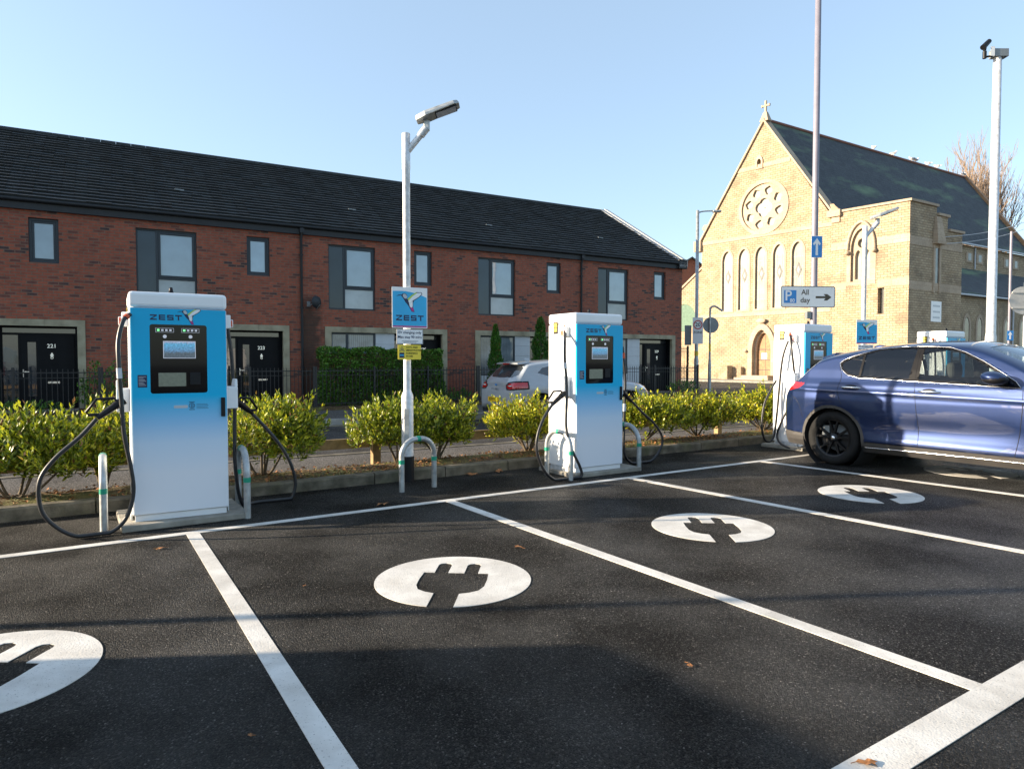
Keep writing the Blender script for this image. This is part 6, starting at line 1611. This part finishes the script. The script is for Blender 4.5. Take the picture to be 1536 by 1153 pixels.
# ----- van parked out of frame on the left whose long shadow lies across the foreground
def van():
    nd = -N
    t = thing('white_van', 'white panel van parked off to the left, throwing the long foreground shadow', 'van', rn(-4.95, 4.93), math.atan2(nd.y, nd.x))
    top = [(-0.93, 0.4), (-0.98, 0.55), (-0.98, 1.2), (-0.95, 1.80), (-0.90, 1.95), (-0.75, 2.0), (1.0, 2.02), (2.4, 1.98), (2.8, 1.75), (3.3, 1.32), (3.6, 1.20), (4.0, 1.02), (4.12, 0.8), (4.12, 0.4)]
    side = [(0.3, 0.93), (0.5, 0.98), (1.0, 1.0), (1.3, .98), (1.9, .90), (2.1, .88)]
    plan = [(-1.0, .9), (-.9, .98), (-.7, 1.0), (3.2, 1.0), (3.8, .93), (4.13, .7)]
    S = Shell(top, side, plan, 0.3, lambda x: float(np.interp(x, [-1, 2.5, 4.2], [0.10, .12, .3])), n=110, nv=(30, 14), pw=2.6)
    arcA = lambda cx, r, n=36: [(cx + r * math.cos(a), 0.34 + r * math.sin(a)) for a in [2 * PI * i / n for i in range(n)]]
    S.cut([('side_window', 'xz', [(2.0, 1.25), (3.1, 1.25), (2.75, 1.65), (2.0, 1.72)], lambda X, Y, Z: Y > .6), ('windscreen', 'xy', [(2.65, -.05), (2.65, .7), (3.45, .8), (3.5, -.05)], lambda X, Y, Z: Z > 1.15),
           ('tail_lamp', 'yz', [(.82, .8), (1.0, .8), (1.0, 1.4), (.82, 1.4)], lambda X, Y, Z: X < -.7), ('hole', 'xz', arcA(0, .38), lambda X, Y, Z: Y > .5), ('hole', 'xz', arcA(3.1, .38), lambda X, Y, Z: Y > .5)], 0.03)
    S.part('body', t, 'whitepaint', 'body'); S.part('side_window', t, 'pane_dark', 'side_window'); S.part('windscreen', t, 'pane_dark', 'windscreen'); S.part('tail_lamp', t, 'redlamp', 'tail_lamp')
    for x in (0.0, 3.1):
        for sdn in (-1, 1): make_wheel(t, x, sdn * 0.84, sdn, 0.335, 0.21, 0.20, rimmat='greymetal')
    b = MB(); b.box(-0.8, 3.8, -0.85, 0.85, 0.3, 0.45); b.build('underbody', 'interior', t, uv=False)
van()

# ---------------------------------------------------------------- light, sky, camera
SUN_AZ, SUN_EL = 264.3, 15.2
w = bpy.data.worlds.new('World'); SC.world = w; w.use_nodes = True
nt = w.node_tree; bg = nt.nodes['Background']
sky = nt.nodes.new('ShaderNodeTexSky'); sky.sky_type = 'NISHITA'; sky.sun_disc = False
sky.sun_elevation = rad(SUN_EL); sky.sun_rotation = rad(SUN_AZ); sky.air_density = 1.0; sky.dust_density = 1.0; sky.ozone_density = 2.0; sky.altitude = 50
hz = nt.nodes.new('ShaderNodeMix'); hz.data_type = 'RGBA'; hz.inputs[0].default_value = 0.40     # thin high haze over the clear sky
nt.links.new(sky.outputs[0], hz.inputs[6]); hz.inputs[7].default_value = (2.0, 2.5, 2.95, 1)
nt.links.new(hz.outputs[2], bg.inputs[0]); bg.inputs[1].default_value = 0.122
sl = bpy.data.lights.new('sun', 'SUN'); sl.energy = 5.0; sl.angle = rad(0.5); sl.color = (1.0, 0.83, 0.62)
so = bpy.data.objects.new('sun', sl); COL.objects.link(so)
az, el = rad(SUN_AZ), rad(SUN_EL)
tosun = Vector((math.sin(az) * math.cos(el), math.cos(az) * math.cos(el), math.sin(el)))
so.rotation_euler = tosun.to_track_quat('Z', 'Y').to_euler(); so.location = (-30, 0, 20)
cam = bpy.data.cameras.new('camera'); cam.sensor_width = 36; cam.lens = FPX / 1536 * 36; cam.clip_start = 0.05; cam.clip_end = 3000
co = bpy.data.objects.new('camera', cam); COL.objects.link(co); co.location = (0, 0, HC); co.rotation_euler = (PI / 2 - PITCH, 0, 0)
SC.camera = co
SC.view_settings.view_transform = 'Standard'; SC.view_settings.look = 'None'; SC.view_settings.gamma = 1; SC.view_settings.exposure = 1.5
SC.cycles.max_bounces = 6; SC.cycles.transparent_max_bounces = 10; SC.cycles.use_denoising = True
